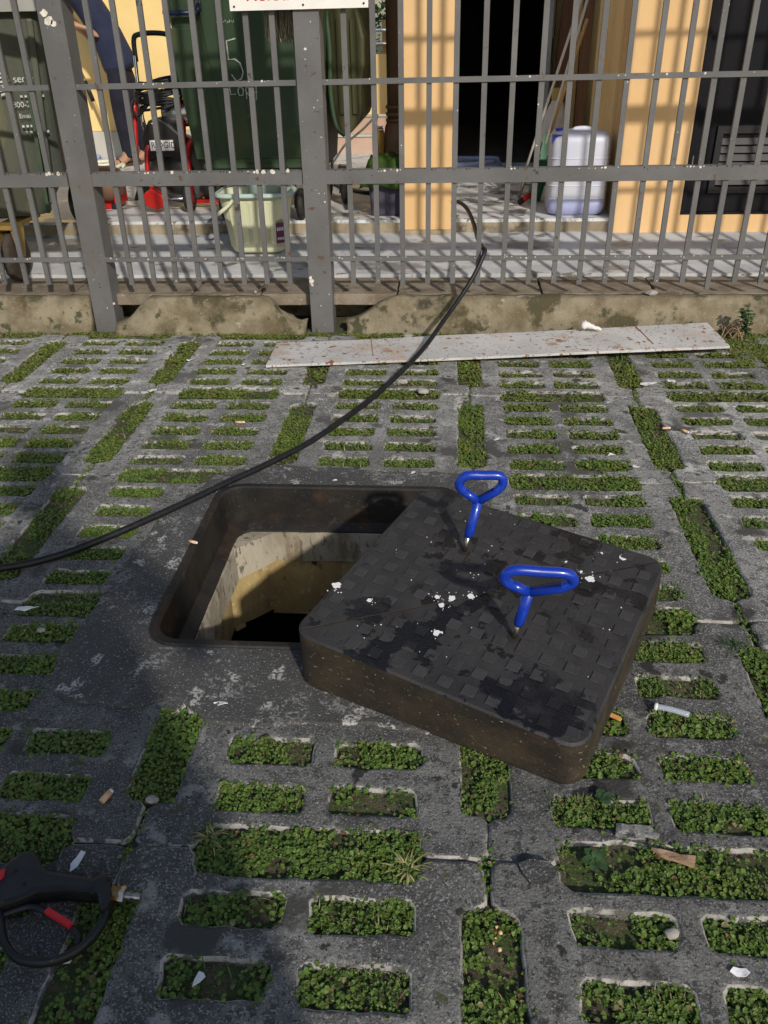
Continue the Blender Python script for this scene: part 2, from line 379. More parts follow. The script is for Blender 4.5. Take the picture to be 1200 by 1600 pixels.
def outline(nt=1, nr=1, nb=1, nl=1, cut=None, top=WIDE, right=LONG, bot=WIDE, left=LONG):
    w, h, g = PW-.0006, PH-.0006, .0006
    P = []
    lim = {'b': [g, w], 'r': [g, h], 't': [g, w], 'l': [g, h]}
    def side(k, notch):
        lo, hi = lim[k]; a, b, d = notch if notch else (0, 0, 0)
        pts = [lo] + ([a, a, b, b] if notch else []) + [hi]; dep = [0] + ([0, d, d, 0] if notch else []) + [0]
        return list(zip(pts, dep))
    if cut is not None:
        ci, cx, cy = cut
        if ci == 2: lim['r'][1] = cy; lim['t'][1] = cx
        if ci == 3: lim['t'][0] = cx; lim['l'][1] = cy
        if ci == 1: lim['b'][1] = cx; lim['r'][0] = cy
        if ci == 0: lim['b'][0] = cx; lim['l'][0] = cy
    P += [(s, g+d) for s, d in side('b', bot if nb else None)]
    if cut is not None and cut[0] == 1: P.append((cut[1], cut[2]))
    P += [(w-d, s) for s, d in side('r', right if nr else None)]
    if cut is not None and cut[0] == 2: P.append((cut[1], cut[2]))
    P += [(s, h-d) for s, d in side('t', top if nt else None)][::-1]
    if cut is not None and cut[0] == 3: P.append((cut[1], cut[2]))
    P += [(g+d, s) for s, d in side('l', left if nl else None)][::-1]
    if cut is not None and cut[0] == 0: P.append((cut[1], cut[2]))
    Q = [P[0]]
    for q in P[1:]:
        if (Vector(q)-Vector(Q[-1])).length > 1e-5: Q.append(q)
    if (Vector(Q[0])-Vector(Q[-1])).length < 1e-5: Q.pop()
    return Q
def slot_rects(skip=lambda cx, cy: False):
    out = []
    for r in range(5):
        cy = PH*(r+1)/6
        for a, b in (SL1, SL2):
            if not skip((a+b)/2, cy): out.append((a, b, cy-SLOTH/2, cy+SLOTH/2))
    return out
def paver_mesh(seed, O, rects):
    rr = random.Random(seed)
    polys = [rough_edge(chamfer(O, .014), seed)]
    for (a, b, c, d) in rects:
        j = lambda s=.004: (rr.random()-.5)*2*s
        P = [(a+j(), c+j(.003)), (b+j(), c+j(.003)), (b+j(), d+j(.003)), (a+j(), d+j(.003))]
        polys.append(rough_edge(chamfer(P, .005+.006*rr.random()), seed+3.3))
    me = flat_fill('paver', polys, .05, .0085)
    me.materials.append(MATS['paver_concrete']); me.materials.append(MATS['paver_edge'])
    for p in me.polygons:
        if .12 < p.normal.z < .96: p.material_index = 1
    return me
GREEN = []                                                 # areas where soil is exposed and things grow
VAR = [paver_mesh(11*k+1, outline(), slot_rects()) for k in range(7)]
SUR = (.285, 1.27, .285, 1.385)                            # the poured concrete round the manhole
full_rects = slot_rects()
for c in range(-3, 6):
    for r in range(-2, 4):
        ox, oy = c*PW, r*PH
        special = (c in (0, 1) and r in (0, 1))
        rects = full_rects; halves = [(WIDE[0], WIDE[1], 0, WIDE[2]), (WIDE[0], WIDE[1], PH-WIDE[2], PH), (0, LONG[2], LONG[0], LONG[1]), (PW-LONG[2], PW, LONG[0], LONG[1])]
        if special:
            insur = lambda x, y: SUR[0] < ox+x < SUR[1] and SUR[2] < oy+y < SUR[3]
            rects = slot_rects(insur)
            if (c, r) == (0, 0):
                O = outline(nt=1, cut=(2, HX0, HY0), top=(.118, .30, .046), right=(.092, .315, .043))
                halves = [halves[0], (.118, .30, PH-.046, PH), halves[2], (PW-.043, PW, .092, .315)]
            elif (c, r) == (1, 0):
                O = outline(nt=0, cut=(3, HX1-ox, HY0), left=(.092, .315, .043)); halves = [halves[0], (0, .043, .092, .315), halves[3]]
            elif (c, r) == (0, 1):
                O = outline(nr=0, cut=(1, HX0, HY0+.756-oy), bot=(.118, .30, .046)); halves = [(.118, .30, 0, .046), (.118, .40, PH-.046, PH), halves[2]]
                O = outline(nr=0, cut=(1, HX0, HY1-oy), bot=(.118, .30, .046), top=(.118, .40, .046))
            else:
                O = outline(nl=0, nt=0, nb=0, cut=(0, HX1-ox, HY1-oy)); halves = [halves[3]]
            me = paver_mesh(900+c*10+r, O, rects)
        else:
            me = VAR[(c*3+r*5+c*r) % 7]
            if r == 2 and c in (0, 1): pass
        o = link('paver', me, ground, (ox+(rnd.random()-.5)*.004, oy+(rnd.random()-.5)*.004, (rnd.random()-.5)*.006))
        o.rotation_euler = (R((rnd.random()-.5)*.5), R((rnd.random()-.5)*.5), R((rnd.random()-.5)*.5))
        for (a, b, cc, d) in rects+halves: GREEN.append((ox+a, ox+b, oy+cc, oy+d, rnd.random()))

# a leaf sheet per growing patch: round clover leaves, thin blades
def growth(name, label, patches, seed, leaf, dens, blades=False):
    g = np.random.default_rng(seed); V = []; F = []; C = []; nv = 0
    for (x0, x1, y0, y1, q) in patches:
        cx, cy = (x0+x1)/2, (y0+y1)/2
        if abs(cx-1.0) > 1.15+.36*(cy+.3) or cy < -.7: continue
        if y0 > 2.64 and cy > 2.75: continue
        far = max(0., min(1., (cy-.9)/1.6))
        n = int((x1-x0)*(y1-y0)*dens*(1-.45*far)*(.55+.6*q))
        e = .004
        X = g.uniform(x0-e, x1+e, n); Y = g.uniform(y0-e, y1+e, n)
        sp = g.random(n) < .10; X = X+sp*g.normal(0, .010, n); Y = Y+sp*g.normal(0, .008, n)
        for x, y, sq in zip(X, Y, sp):
            if HX0-.03 < x < HX1+.03 and HY0-.03 < y < HY1+.03: continue
            bare = fbm(x, y, 9., 3.1) + .75*fbm(x, y, 2.6, 8.) + .35*fbm(x, y, 26., 1.)
            if bare > .15 + .36*q - .10*far and g.random() < .88: continue
            kind = fbm(x, y, 5., 20.)
            s = leaf*(.6+.8*g.random())*(1+.25*far)*(.75 if kind > .1 else 1.)
            if blades:
                if fbm(x, y, 4., 33.) + .3*(.6-x)*(x < .6) < .04: continue
                a = g.uniform(0, 6.283); hgt = g.uniform(.006, .022); lean = g.uniform(.2, 1.3)*hgt; w = .0011*(1+far)
                z = -.014
                dx, dy = math.cos(a), math.sin(a)
                V += [(x-dy*w, y+dx*w, z), (x+dy*w, y-dx*w, z), (x+dx*lean*.5+dy*w*.8, y+dy*lean*.5-dx*w*.8, z+hgt*.65), (x+dx*lean*.5-dy*w*.8, y+dy*lean*.5+dx*w*.8, z+hgt*.65), (x+dx*lean, y+dy*lean, z+hgt*.9)]
                F += [(nv, nv+1, nv+2, nv+3), (nv+3, nv+2, nv+4)]; k = 5
                t = g.random(); c = (.045+.05*t, .085+.06*t, .018+.01*t) if g.random() > .22 else (.2+.1*t, .17+.08*t, .08+.04*t)
            else:
                z = -.010 + .011*g.random() + .003*max(0, -kind) + (.004 if sq else 0); a = g.uniform(0, 6.283); tl = g.normal(0, .26, 2)
                cs, sn = math.cos(a), math.sin(a); k = 6
                for i in range(6):
                    u = s*math.cos(i*1.0472)*(1. if i else 1.12); v = s*.86*math.sin(i*1.0472)
                    px, py = u*cs-v*sn, u*sn+v*cs
                    V.append((x+px, y+py, z + px*tl[0] + py*tl[1] + (.0012 if i in (1, 2, 4, 5) else -.0008)))
                F.append(tuple(range(nv, nv+6)))
                t = g.random(); m = .5+.5*fbm(x, y, 12., 44.)
                c = (.044+.047*t+.03*m+.02*far, .09+.068*t+.024*m, .017+.013*t)
                if g.random() < .03+.13*far: c = (.15+.06*t, .14+.04*t, .06+.02*t)
                if g.random() < .012: c = (.16, .09, .04)
            C += [c]*k; nv += k
    me = bpy.data.meshes.new(name); me.from_pydata(V, [], F); me.materials.append(MATS['leaf'])
    at = me.color_attributes.new('tint', 'FLOAT_COLOR', 'POINT')
    arr = np.ones((len(V), 4), np.float32); arr[:, :3] = np.array(C, np.float32); at.data.foreach_set('color', arr.ravel())
    me.update()
    return tag(link(name, me), label, None, None, 'stuff')
strip = [(x, x+.2, 2.63, 2.705, rnd.random()*.9) for x in np.arange(-1.6, 1.3, .2)]
corner = [(x, x+.15, y, y+.1, .9) for x in np.arange(2.0, 3.2, .15) for y in np.arange(2.3, 2.7, .1) if x+y*.6 > 3.62]
seams = [(c*PW-.008, c*PW+.008, r*PH-.06, r*PH+.06, .55) for c in range(-2, 6) for r in range(-1, 4) if not (c == 1 and r == 1)]
growth('clover', 'small round leaved clover filling the paver slots', GREEN+strip+corner+corner+seams, 5, .0039, 70000)
growth('grass', 'thin grass blades sprouting among the clover in the slots', GREEN+strip+corner, 6, .006, 24000, True)

# ------------------------------------------------------------------ manhole
mh = thing('manhole', 'open square manhole with black iron frame in dark concrete surround', 'manhole', (.82, .89, 0))
S0 = [(.30, .44), (.315, .36), (.36, .325), (.50, .325), (.56, .345), (.62, .335), (.66, .29), (.8, .278), (1.0, .29), (1.12, .28), (1.26, .31),
      (1.265, .6), (1.255, 1.0), (1.262, 1.3), (1.2, 1.36), (1.0, 1.375), (.8, 1.39), (.62, 1.40), (.5, 1.375), (.42, 1.33), (.37, 1.2), (.33, 1.05), (.31, .9), (.285, .7), (.29, .55)]
S1 = []
for i, a in enumerate(S0):
    b = S0[(i+1) % len(S0)]
    for k in range(6):
        x, y = a[0]+(b[0]-a[0])*k/6, a[1]+(b[1]-a[1])*k/6
        S1.append((x+.014*fbm(x, y, 9, 2.), y+.014*fbm(x, y, 9, 6.)))
me = flat_fill('concrete_surround', [S1, rrect(HX0+.002, HX1-.002, HY0+.002, HY1-.002, .075)], .03, .005)
me.materials.append(MATS['surround_concrete'])
so_ = link('concrete_surround', me, mh, (-.82, -.89, .0065))
# iron frame: rim, wall, inner ledge
FX0, FX1, FY0, FY1 = .476, 1.164, .536, 1.244
bm = BM()
def lp(x0, x1, y0, y1, r, z): return [(x, y, z) for x, y in rrect(x0, x1, y0, y1, r, 6)]
loft(bm, [lp(HX0, HX1, HY0, HY1, .08, -.14), lp(HX0, HX1, HY0, HY1, .08, .006), lp(HX0+.003, HX1-.003, HY0+.003, HY1-.003, .078, .0105),
          lp(FX0-.005, FX1+.005, FY0-.005, FY1+.005, .066, .0105), lp(FX0, FX1, FY0, FY1, .062, .006), lp(FX0+.004, FX1-.004, FY0+.004, FY1-.004, .06, -.105),
          lp(FX0+.034, FX1-.034, FY0+.034, FY1-.034, .05, -.119), lp(FX0+.036, FX1-.036, FY0+.036, FY1-.036, .05, -.132), lp(FX0+.02, FX1-.02, FY0+.02, FY1-.02, .05, -.14)], False, False)
bmesh.ops.recalc_face_normals(bm, faces=bm.faces)
for f in bm.faces: f.normal_flip() if False else None
frame = obj('iron_frame', bm, 'iron_frame', mh, smooth=False)
def octo(x0, x1, y0, y1, c, z):
    P = [(x0+c, y0), (x1-c, y0), (x1, y0+c), (x1, y1-c), (x1-c, y1), (x0+c, y1), (x0, y1-c), (x0, y0+c)]
    out = []
    for i, a in enumerate(P):
        b = P[(i+1) % 8]
        for k in range(8): out.append((a[0]+(b[0]-a[0])*k/8, a[1]+(b[1]-a[1])*k/8, z))
    return out
def jit(L, a, s): return [(x+a*noise.noise(Vector((x*12, y*12, z*12+s))), y+a*noise.noise(Vector((x*12, y*12, z*12+s+7))), z+a*.6*noise.noise(Vector((x*20, y*20, s+3)))) for x, y, z in L]
ax, bx_, ay, by_ = .515, 1.125, .575, 1.205
bm = BM()
loft(bm, [octo(ax-.08, bx_+.08, ay-.08, by_+.08, .12, -.128), jit(octo(ax, bx_, ay, by_, .1, -.125), .006, 1), jit(octo(ax+.004, bx_-.004, ay, by_, .1, -.175), .004, 2), jit(octo(ax+.006, bx_-.006, ay, by_-.004, .1, -.225), .007, 3),
          octo(ax-.03, bx_+.03, ay-.03, by_+.03, .09, -.232)], False, False)
for f in bm.faces: f.normal_flip()
obj('shaft_wall', bm, 'shaft_concrete', mh, smooth=False)
bm = BM()
loft(bm, [octo(ax-.028, bx_+.028, ay-.028, by_+.012, .10, -.228), jit(octo(ax-.032, bx_+.032, ay-.032, by_+.016, .10, -.34), .006, 11), jit(octo(ax-.03, bx_+.03, ay-.03, by_+.016, .10, -.43), .006, 13), octo(ax-.03, bx_+.03, ay-.03, by_+.016, .10, -.445), octo(ax-.03, bx_+.03, ay-.03, by_+.016, .10, -.75)], False, False)
for f in bm.faces: f.normal_flip()
for f in bm.faces: f.material_index = 1 if f.calc_center_median().z < -.437 else 0
obj('chamber_wall', bm, ['chamber_wall', 'sump_water'], mh, smooth=False)
bm = BM(); bm.faces.new([bm.verts.new((x, y, -.70)) for x, y in ((ax-.08, ay-.08), (bx_+.08, ay-.08), (bx_+.08, by_+.05), (ax-.08, by_+.05))])
obj('sump_water', bm, 'sump_water', mh)

# ------------------------------------------------------------------ cover: two triangular halves with studs
CV = .307; CA = R(-24.67); CC = (1.234, .560)
cov = thing('manhole_cover', 'heavy black square manhole cover lifted and set across its opening', 'manhole cover', (*CC, 0))
cov.rotation_euler = (0, 0, CA)
def cw(x, y): return (x*math.cos(CA)-y*math.sin(CA), x*math.sin(CA)+y*math.cos(CA))
def ztop(x, y): X, Y = cw(x, y); return .138-.039*X+.077*Y          # the cover lies slightly tilted, one edge on the frame
def zbot(x, y): X, Y = cw(x, y); return .006+.028*Y
TL = Matrix.Rotation(-CA, 3, 'Z') @ Vector((.039, -.077, 1)).normalized()
TQ = Vector((0, 0, 1)).rotation_difference(TL)
def half_poly(s, inset=0.):
    """Half of the rounded square on one side of the diagonal from (-,-) to (+,+)."""
    r = .042; P = rrect(-CV+inset, CV-inset, -CV+inset, CV-inset, r-inset*.5, 7)
    g = .0014
    pts = [q for q in P if (q[1]-q[0])*s > g*1.5]
    d = (CV-inset) - (r-inset*.5)*(1-math.sqrt(.5))
    pts += [(-d - s*g, -d + s*g), (d - s*g, d + s*g)]
    cx = sum(q[0] for q in pts)/len(pts); cy = sum(q[1] for q in pts)/len(pts)
    pts.sort(key=lambda q: math.atan2(q[1]-cy, q[0]-cx))
    return pts
bmS = BM(); box(bmS, -.0135, .0135, -.0135, .0135, -.001, .0030)
for v in bmS.verts:
    if v.co.z > .001: v.co.x *= .9; v.co.y *= .9
for f in list(bmS.faces):
    if all(v.co.z < .0001 for v in f.verts): bmS.faces.remove(f)
stud_me = bpy.data.meshes.new('stud'); bmS.to_mesh(stud_me); bmS.free(); stud_me.materials.append(MATS['cover_stud'])
KEYS = [(-.108, .107), (.096, -.102)]
for s in (1, -1):
    P = half_poly(s); Pi = half_poly(s, .004)
    bm = BM()
    loft(bm, [[(x*.985, y*.985, zbot(x, y)) for x, y in P], [(x, y, zbot(x, y)+.010) for x, y in P], [(x, y, ztop(x, y)-.004) for x, y in P], [(x, y, ztop(x, y)) for x, y in Pi]])
    bmesh.ops.recalc_face_normals(bm, faces=bm.faces)
    for f in bm.faces: f.material_index = 0 if f.normal.z > .3 else 1
    hf = obj('cover_half', bm, ['cover_iron', 'cover_side'], cov, world=False)
    hf['label'] = 'triangular half of the cover on the %s side' % ('far' if s > 0 else 'near')
    for i in range(12):
        for j in range(12):
            x, y = .2765-.0505*i, .2785-.0505*j
            if (1 if y-x > .003 else -1) != s or abs(x-y) < .012: continue
            if min((Vector((x, y))-Vector(k)).length for k in KEYS) < .03: continue
            o = link('stud', stud_me, hf, (x+rnd.uniform(-.001, .001), y+rnd.uniform(-.001, .001), ztop(x, y)-rnd.random()*.0009)); o.rotation_euler = (TQ @ Matrix.Rotation(R(rnd.uniform(-2, 2)), 3, 'Z').to_quaternion()).to_euler()
    kx, ky = KEYS[0] if s > 0 else KEYS[1]
    Mk = Matrix.Translation((kx, ky, ztop(kx, ky))) @ TQ.to_matrix().to_4x4()
    bm = BM(); lathe(bm, [(.013, 0), (.013, .0012), (.009, .0016)], (0, 0, 0), 14); bm.transform(Mk); obj('key_hole', bm, 'dark_chip', hf, world=False)
    bm = BM(); box(bm, .016, .052, -.034, .004, -.001, .0035); bm.transform(Mk); obj('key_plate', bm, 'cover_iron', hf, world=False, bevel=.001)
# white bird droppings on the cover
bm = BM()
def onc(x, y): return Matrix.Translation((x, y, ztop(x, y)+.0002)) @ TQ.to_matrix().to_4x4()
for (x, y, r) in ((-.300,-.139,.011),(-.214,-.147,.006),(-.073,-.085,.007),(-.064,-.054,.009),(-.031,-.028,.008),(-.093,-.066,.006),(-.043,-.166,.010),(.175,.156,.011),(.152,.13,.004),(.217,.266,.009),(.15,.17,.004),(.11,.187,.004),(.17,.26,.003),(.165,.23,.003)):
    blob(bm, 0, 0, 0, r, 13, .0012, M=onc(x, y))
    for k in range(5):
        a = rnd.random()*6.28; d = r*(1.1+1.6*rnd.random()); blob(bm, 0, 0, 0, r*.16, 5, .0009, M=onc(x+d*math.cos(a), y+d*math.sin(a)))
for k in range(130):
    x, y = rnd.uniform(-.28, .28), rnd.uniform(-.28, .28)
    if fbm(x, y, 4, 9.) > .05: blob(bm, 0, 0, 0, rnd.uniform(.0008, .0020), 5, .0006, M=onc(x, y))
tag(obj('droppings', bm, 'white_droppings', cov, world=False), 'white splashes scattered over the cover', kind='stuff')

# ------------------------------------------------------------------ lifting handles
def handle(label, B, J, top_l, top_r, shrink=.92):
    B, J = Vector(B), Vector(J); t = thing('lifting_key', label, 'lifting handle', B, 'blue lifting handles in the cover')
    ax_ = (J-B).normalized(); tl, tr = Vector(top_l), Vector(top_r); mid = (tl+tr)/2; tl, tr = mid+(tl-mid)*shrink, mid+(tr-mid)*shrink
    r = .0106
    bm = BM(); tube(bm, [B+ax_*.045, B+ax_*.052, J], [.0098, .0108, .0108], 14); obj('shaft', bm, 'blue_paint', t, True)
    bm = BM(); tube(bm, [B-ax_*.006, B+ax_*.046], .0048, 10)
    obj('steel_rod', bm, 'steel', t, True)
    up = ax_; w = (tr-tl); c = .018
    pts = [J, J.lerp(tl-up*.034+w*.02, .8), tl-up*.024, tl-up*.008+w*.035, tl+w*.17, tl.lerp(tr, .5), tr-w*.17, tr-up*.008-w*.035, tr-up*.024, J.lerp(tr-up*.034-w*.02, .8)]
    bm = BM(); tube(bm, cr(pts[1:], 7)+[J], r, 12); tube(bm, [J, pts[1]], r, 12)
    obj('grip_loop', bm, 'blue_paint', t, True)
    return t
handle('blue painted lifting handle in the far half of the black cover', (1.181,.703,.150), (1.208,.703,.286), (1.166,.700,.352), (1.268,.708,.348))
handle('blue painted lifting handle in the near half, closest to the viewer', (1.279,.427,.125), (1.2977,0.4020,0.2602), (1.2461,0.3850,0.3238), (1.3851,0.3900,0.3128))

# ------------------------------------------------------------------ hose
hp = [(1.02,4.2,.325),(1.10,3.95,.33),(1.171,3.75,.372),(1.219,3.55,.372),(1.247,3.3,.352),(1.262,2.98,.345),(1.275,2.80,.352),(1.283,2.735,.346),(1.241,2.686,0.262),(1.177,2.614,0.178),(1.111,2.514,0.112),(1.049,2.365,0.066),(0.990,2.211,0.046),(0.923,2.064,0.026),(0.865,1.935,0.014),
      (.819,1.826,.014),(.696,1.56,.017),(.579,1.386,.017),(.484,1.265,.017),(.397,1.153,.016),(.288,1.017,.016),(.196,.921,.013),(.106,.84,.013),(-.007,.785,.014),(-.25,.73,.013),(-.6,.74,.013),(-1.1,.9,.013),(-1.7,1.2,.013)]
bm = BM(); tube(bm, cr(hp, 8), .0098, 10)
tag(obj('pressure_hose', bm, 'hose_rubber', None, True, base=(.5, 1.3, 0)), 'black rubber pressure hose slung over the fence rail and across the pavers', 'hose')

# ------------------------------------------------------------------ spray gun
gun = thing('spray_gun', 'black pressure washer gun with red trigger lock lying on the pavers', 'spray gun', (.52, -.13, 0))
GB = [(.30,-.245),(.33,-.275),(.37,-.265),(.41,-.2),(.45,-.155),(.479,-.143),(.506,-.124),(.545,-.119),(.597,-.119),(.606,-.128),(.617,-.150),(.628,-.140),(.625,-.118),(.618,-.100),(.606,-.088),(.598,-.087),(.588,-.097),(.561,-.093),(.528,-.090),(.508,-.088),(.494,-.078),(.483,-.064),(.470,-.053),(.452,-.055),(.437,-.073),(.425,-.095),(.40,-.13),(.36,-.18),(.32,-.22)]
bm = BM(); prism(bm, GB, .006, .042); obj('body', bm, 'gun_plastic', gun, False, bevel=.006)
gd = cr([(.620,-.130,.022),(.622,-.160,.022),(.613,-.188,.022),(.596,-.208,.021),(.573,-.221,.021),(.545,-.226,.021),(.515,-.221,.021),(.489,-.203,.022),(.470,-.178,.022),(.455,-.15,.022)], 6)
bm = BM(); tube(bm, gd, .0062, 10)
for v in bm.verts: v.co.z = .022+(v.co.z-.022)*1.5
obj('trigger_guard', bm, 'gun_plastic', gun, True)
bm = BM(); tube(bm, cr([(.462,-.156,.022),(.480,-.146,.022),(.503,-.139,.022),(.536,-.151,.022),(.577,-.170,.022),(.594,-.184,.022),(.596,-.196,.022)], 5), .0055, 8)
trg = obj('trigger', bm, 'gun_plastic', gun, True)
bm = BM(); d = Vector((.048, -.022, 0)).normalized(); c = Vector((.555, -.1605, .030)); Mx = Matrix.Translation(c) @ Matrix.Rotation(math.atan2(d.y, d.x), 4, 'Z')
box(bm, -.026, .026, -.0043, .0043, -.005, .004, Mx); obj('lock_tab', bm, 'red_plastic', trg, bevel=.002)
bm = BM(); prism(bm, [(.400,-.128),(.425,-.098),(.440,-.090),(.444,-.104),(.438,-.118),(.424,-.134),(.410,-.145)], .0405, .0445); obj('red_badge', bm, 'red_plastic', gun, bevel=.0015)
bm = BM(); dn = Vector((.032, -.002, 0)).normalized()
p0 = Vector((.616, -.113, .026)); tube(bm, [p0, p0+dn*.021], .0125, 12); obj('brass_collar', bm, 'brass', gun)
bm = BM(); tube(bm, [p0+dn*.020, p0+dn*.028], .0135, 6); tube(bm, [p0+dn*.028, p0+dn*.037, p0+dn*.0371, p0+dn*.044, p0+dn*.0441, p0+dn*.053], [.0068,.0068,.0052,.0052,.0068,.0055], 14); obj('plug', bm, 'steel', gun, False)
for q in ((.457,-.092),(.596,-.122),(.612,-.098),(.482,-.115)):
    bm = BM(); lathe(bm, [(.0035, 0), (.0035, .0012), (.002, .0012)], (q[0], q[1], .0415), 8); obj('screw', bm, 'dark_chip', gun)

# ------------------------------------------------------------------ kerbs and drain
def kerb(label, x0, x1, hf, seed, yo=0.):
    bm = BM(); n = int((x1-x0)/.02); rows = []
    for i in range(n+1):
        x = x0+(x1-x0)*i/n; h = hf(x)
        pr = [(2.705, -.02), (2.706, h*.15), (2.716, h*.4), (2.727, h*.7), (2.738, h*.95), (2.748, h), (2.772, h), (2.80, h*.985), (2.806, h*.9), (2.806, -.02)]
        row = []
        for (y, z) in pr:
            rough = 1 if h > .145 else 2.6
            a = .007*rough*noise.noise(Vector((x*9, y*9+z*7, seed)))+.0035*rough*noise.noise(Vector((x*35, y*30+z*30, seed+4)))
            row.append(bm.verts.new((x+(a if rough > 1 else 0), y+yo+a, z+a*.6 if z > 0 else z)))
        rows.append(row)
    for A, Bq in zip(rows, rows[1:]):
        for k in range(len(A)-1): bm.faces.new((A[k], A[k+1], Bq[k+1], Bq[k])[::-1])
    bm.faces.new(rows[0]); bm.faces.new(rows[-1][::-1])
    bmesh.ops.recalc_face_normals(bm, faces=bm.faces)
    return tag(obj('kerb', bm, 'kerb_concrete', None, True, base=((x0+x1)/2, 2.75, 0)), label, 'kerb', 'kerb under the fence')
ss = lambda t: max(0., min(1., t))**2*(3-2*max(0., min(1., t)))
kerb('mossy concrete kerb at the left edge, ending at a fence post', -2.6, -.515, lambda x: .15, 1.)
kerb('short broken concrete kerb between the two fence posts', -.395, .475, lambda x: (.035+.115*ss((x+.38)/.17)) if x < -.2 else (.15 if x < .29 else .028+.122*(1-ss((x-.29)/.17))), 2., -.012)
kerb('long stained concrete kerb running behind the white metal sheet', .672, 4.2, lambda x: .045+.105*ss((x-.672)/.24), 3.)
dr = tag(thing('drain', 'covered drain of brown slabs below the fence bars', 'drain', (.8, 2.95, 0)))
xs = [-2.6, -1.9, -1.25, -.62, -.045, .275, .9, 1.55, 2.05, 2.7, 3.4, 4.2]
for i, (a, b) in enumerate(zip(xs, xs[1:])):
    bm = BM(); zt = .147+(rnd.random()-.5)*.005
    P = [(a+.004, 2.815), (b-.004, 2.815), (b-.004, 3.095), (a+.004, 3.095)]
    if 3 <= i <= 5: P[0] = (a+.004, 2.805)
    prism(bm, rough_edge(chamfer(P, .012), i*3.3, .003, .03), .095, zt); obj('cover_slab', bm, 'drain_slab', dr, bevel=.004)
bm = BM(); box(bm, -2.6, 4.2, 3.0, 3.1, -.03, .09); obj('drain_wall', bm, 'kerb_concrete', dr)

# ------------------------------------------------------------------ apron and platform behind the fence
def sheet(name, x0, x1, prof, m, nx=60, amp=.003, seed=0., kind='structure'):
    bm = BM(); rows = []
    for i in range(nx+1):
        x = x0+(x1-x0)*i/nx
        rows.append([bm.verts.new((x, y+(.012*fbm(x, z, 6, seed) if k in (0,) else 0), z+amp*noise.noise(Vector((x*3, y*3, seed))))) for k, (y, z) in enumerate(prof)])
    for A, Bq in zip(rows, rows[1:]):
        for k in range(len(A)-1): bm.faces.new((A[k], Bq[k], Bq[k+1], A[k+1]))
    bmesh.ops.recalc_face_normals(bm, faces=bm.faces)
    o = obj(name, bm, m); o['kind'] = kind; return o
sheet('apron', -3.5, 5, [(3.098, .05), (3.10, .160), (3.15, .166), (3.3, .190), (3.45, .216), (3.6, .240), (3.75, .25)], 'apron_concrete', 80, .005, 3.)
def plat_front(x): return 3.62+.012*fbm(x, 0, 4, 5.)
bm = BM(); nx = 90; rows = []
for i in range(nx+1):
    x = -4.5+(9.5)*i/nx; yf = plat_front(x)
    rows.append([bm.verts.new(v) for v in ((x, yf, .15), (x, yf, .292), (x, yf+.012, .305), (x, 4.6, .306), (x, 6.2, .306), (x, 12, .306))])
for A, Bq in zip(rows, rows[1:]):
    for k in range(5):
        f = bm.faces.new((A[k], Bq[k], Bq[k+1], A[k+1])); f.material_index = 1 if k == 0 else 0
tag(obj('platform', bm, ['platform_concrete', 'step_face']), kind='structure')

# ------------------------------------------------------------------ fence
fn = thing('fence', 'grey painted steel bar fence with peeling rails', 'fence', (.565, 2.8, 0))
FY = 2.762
for x, lean in ((-.452, .022), (.563, .008)):
    bm = BM(); box(bm, x-.05, x+.05, 2.75, 2.85, -.02, 2.25)
    for v in bm.verts: v.co.x += lean*(v.co.z/1.3)
    obj('post', bm, 'fence_paint', fn, bevel=.005)
bars = [-.586-.1045*k for k in range(0, 15)] + [-.301+.1039*k for k in range(8)] + [.711+.1097*k for k in range(24)]
for i, x in enumerate(bars):
    bm = BM(); w = .0106; dz = -.026 if abs(x-2.246) < .03 else (rnd.random()-.5)*.006
    ln = (rnd.random()-.5)*.006 + (.012 if x < .5 else .0)
    box(bm, x-w, x+w, FY, FY+.013, .204+dz, 2.2)
    for v in bm.verts: v.co.x += ln*(v.co.z-.2)
    obj('bar', bm, 'fence_paint', fn, bevel=.002)
spans = [(-2.6, -.50), (-.402, .513), (.613, 4.2)]
for a, b in spans:
    for z in (.652, 1.343, 2.03):
        bm = BM(); box(bm, a, b, FY-.008, FY+.032, z-.0275, z+.0275); obj('rail', bm, 'fence_paint', fn, bevel=.003)
    for z in (.316, 1.004, 1.69):
        bm = BM(); box(bm, a, b, FY-.007, FY+.004, z-.010, z+.010); obj('thin_rail', bm, 'fence_paint', fn, bevel=.0025)
# flaked paint on the rails and posts: small proud flakes
bmw, bmd = BM(), BM()
FLY = lambda y: Matrix(((1,0,0,0),(0,0,-1,y),(0,1,0,0),(0,0,0,1)))
for a, b in spans:
    x = a
    while x < b:
        if -1.2 < x < 2.9:
            z = .6785 - rnd.random()*.004; den = max(0., .1+2.2*fbm(x, 1., 5., 2.)); d2 = max(0., 2.*fbm(x, 4., 6., 7.))
            if rnd.random() < (1. if x < .62 else .4)*den+.05: blob(bmw, x, z, -.0004, rnd.uniform(.001, .003)+(.009 if x < .6 else .004)*rnd.random()**3, 9, .0009, M=FLY(FY-.0082))
            if rnd.random() < .9*d2: blob(bmw, x, 1.013-rnd.random()*.006, -.0004, rnd.uniform(.001, .002)+.004*rnd.random()**2, 7, .0009, M=FLY(FY-.0072))
            if rnd.random() < .15+.9*d2: blob(bmw, x+rnd.random()*.01, .325-rnd.random()*.008, -.0004, rnd.uniform(.001, .004), 6, .0009, M=FLY(FY-.0072))
            if rnd.random() < .12: blob(bmd, x, .68-rnd.random()*.05, -.0004, rnd.uniform(.001, .003), 6, .0009, M=FLY(FY-.0082))
            if rnd.random() < .25: blob(bmd, x, .6785-rnd.random()*.002, -.0003, rnd.uniform(.002, .004), 6, .0008, M=FLY(FY-.0082))
        x += .013
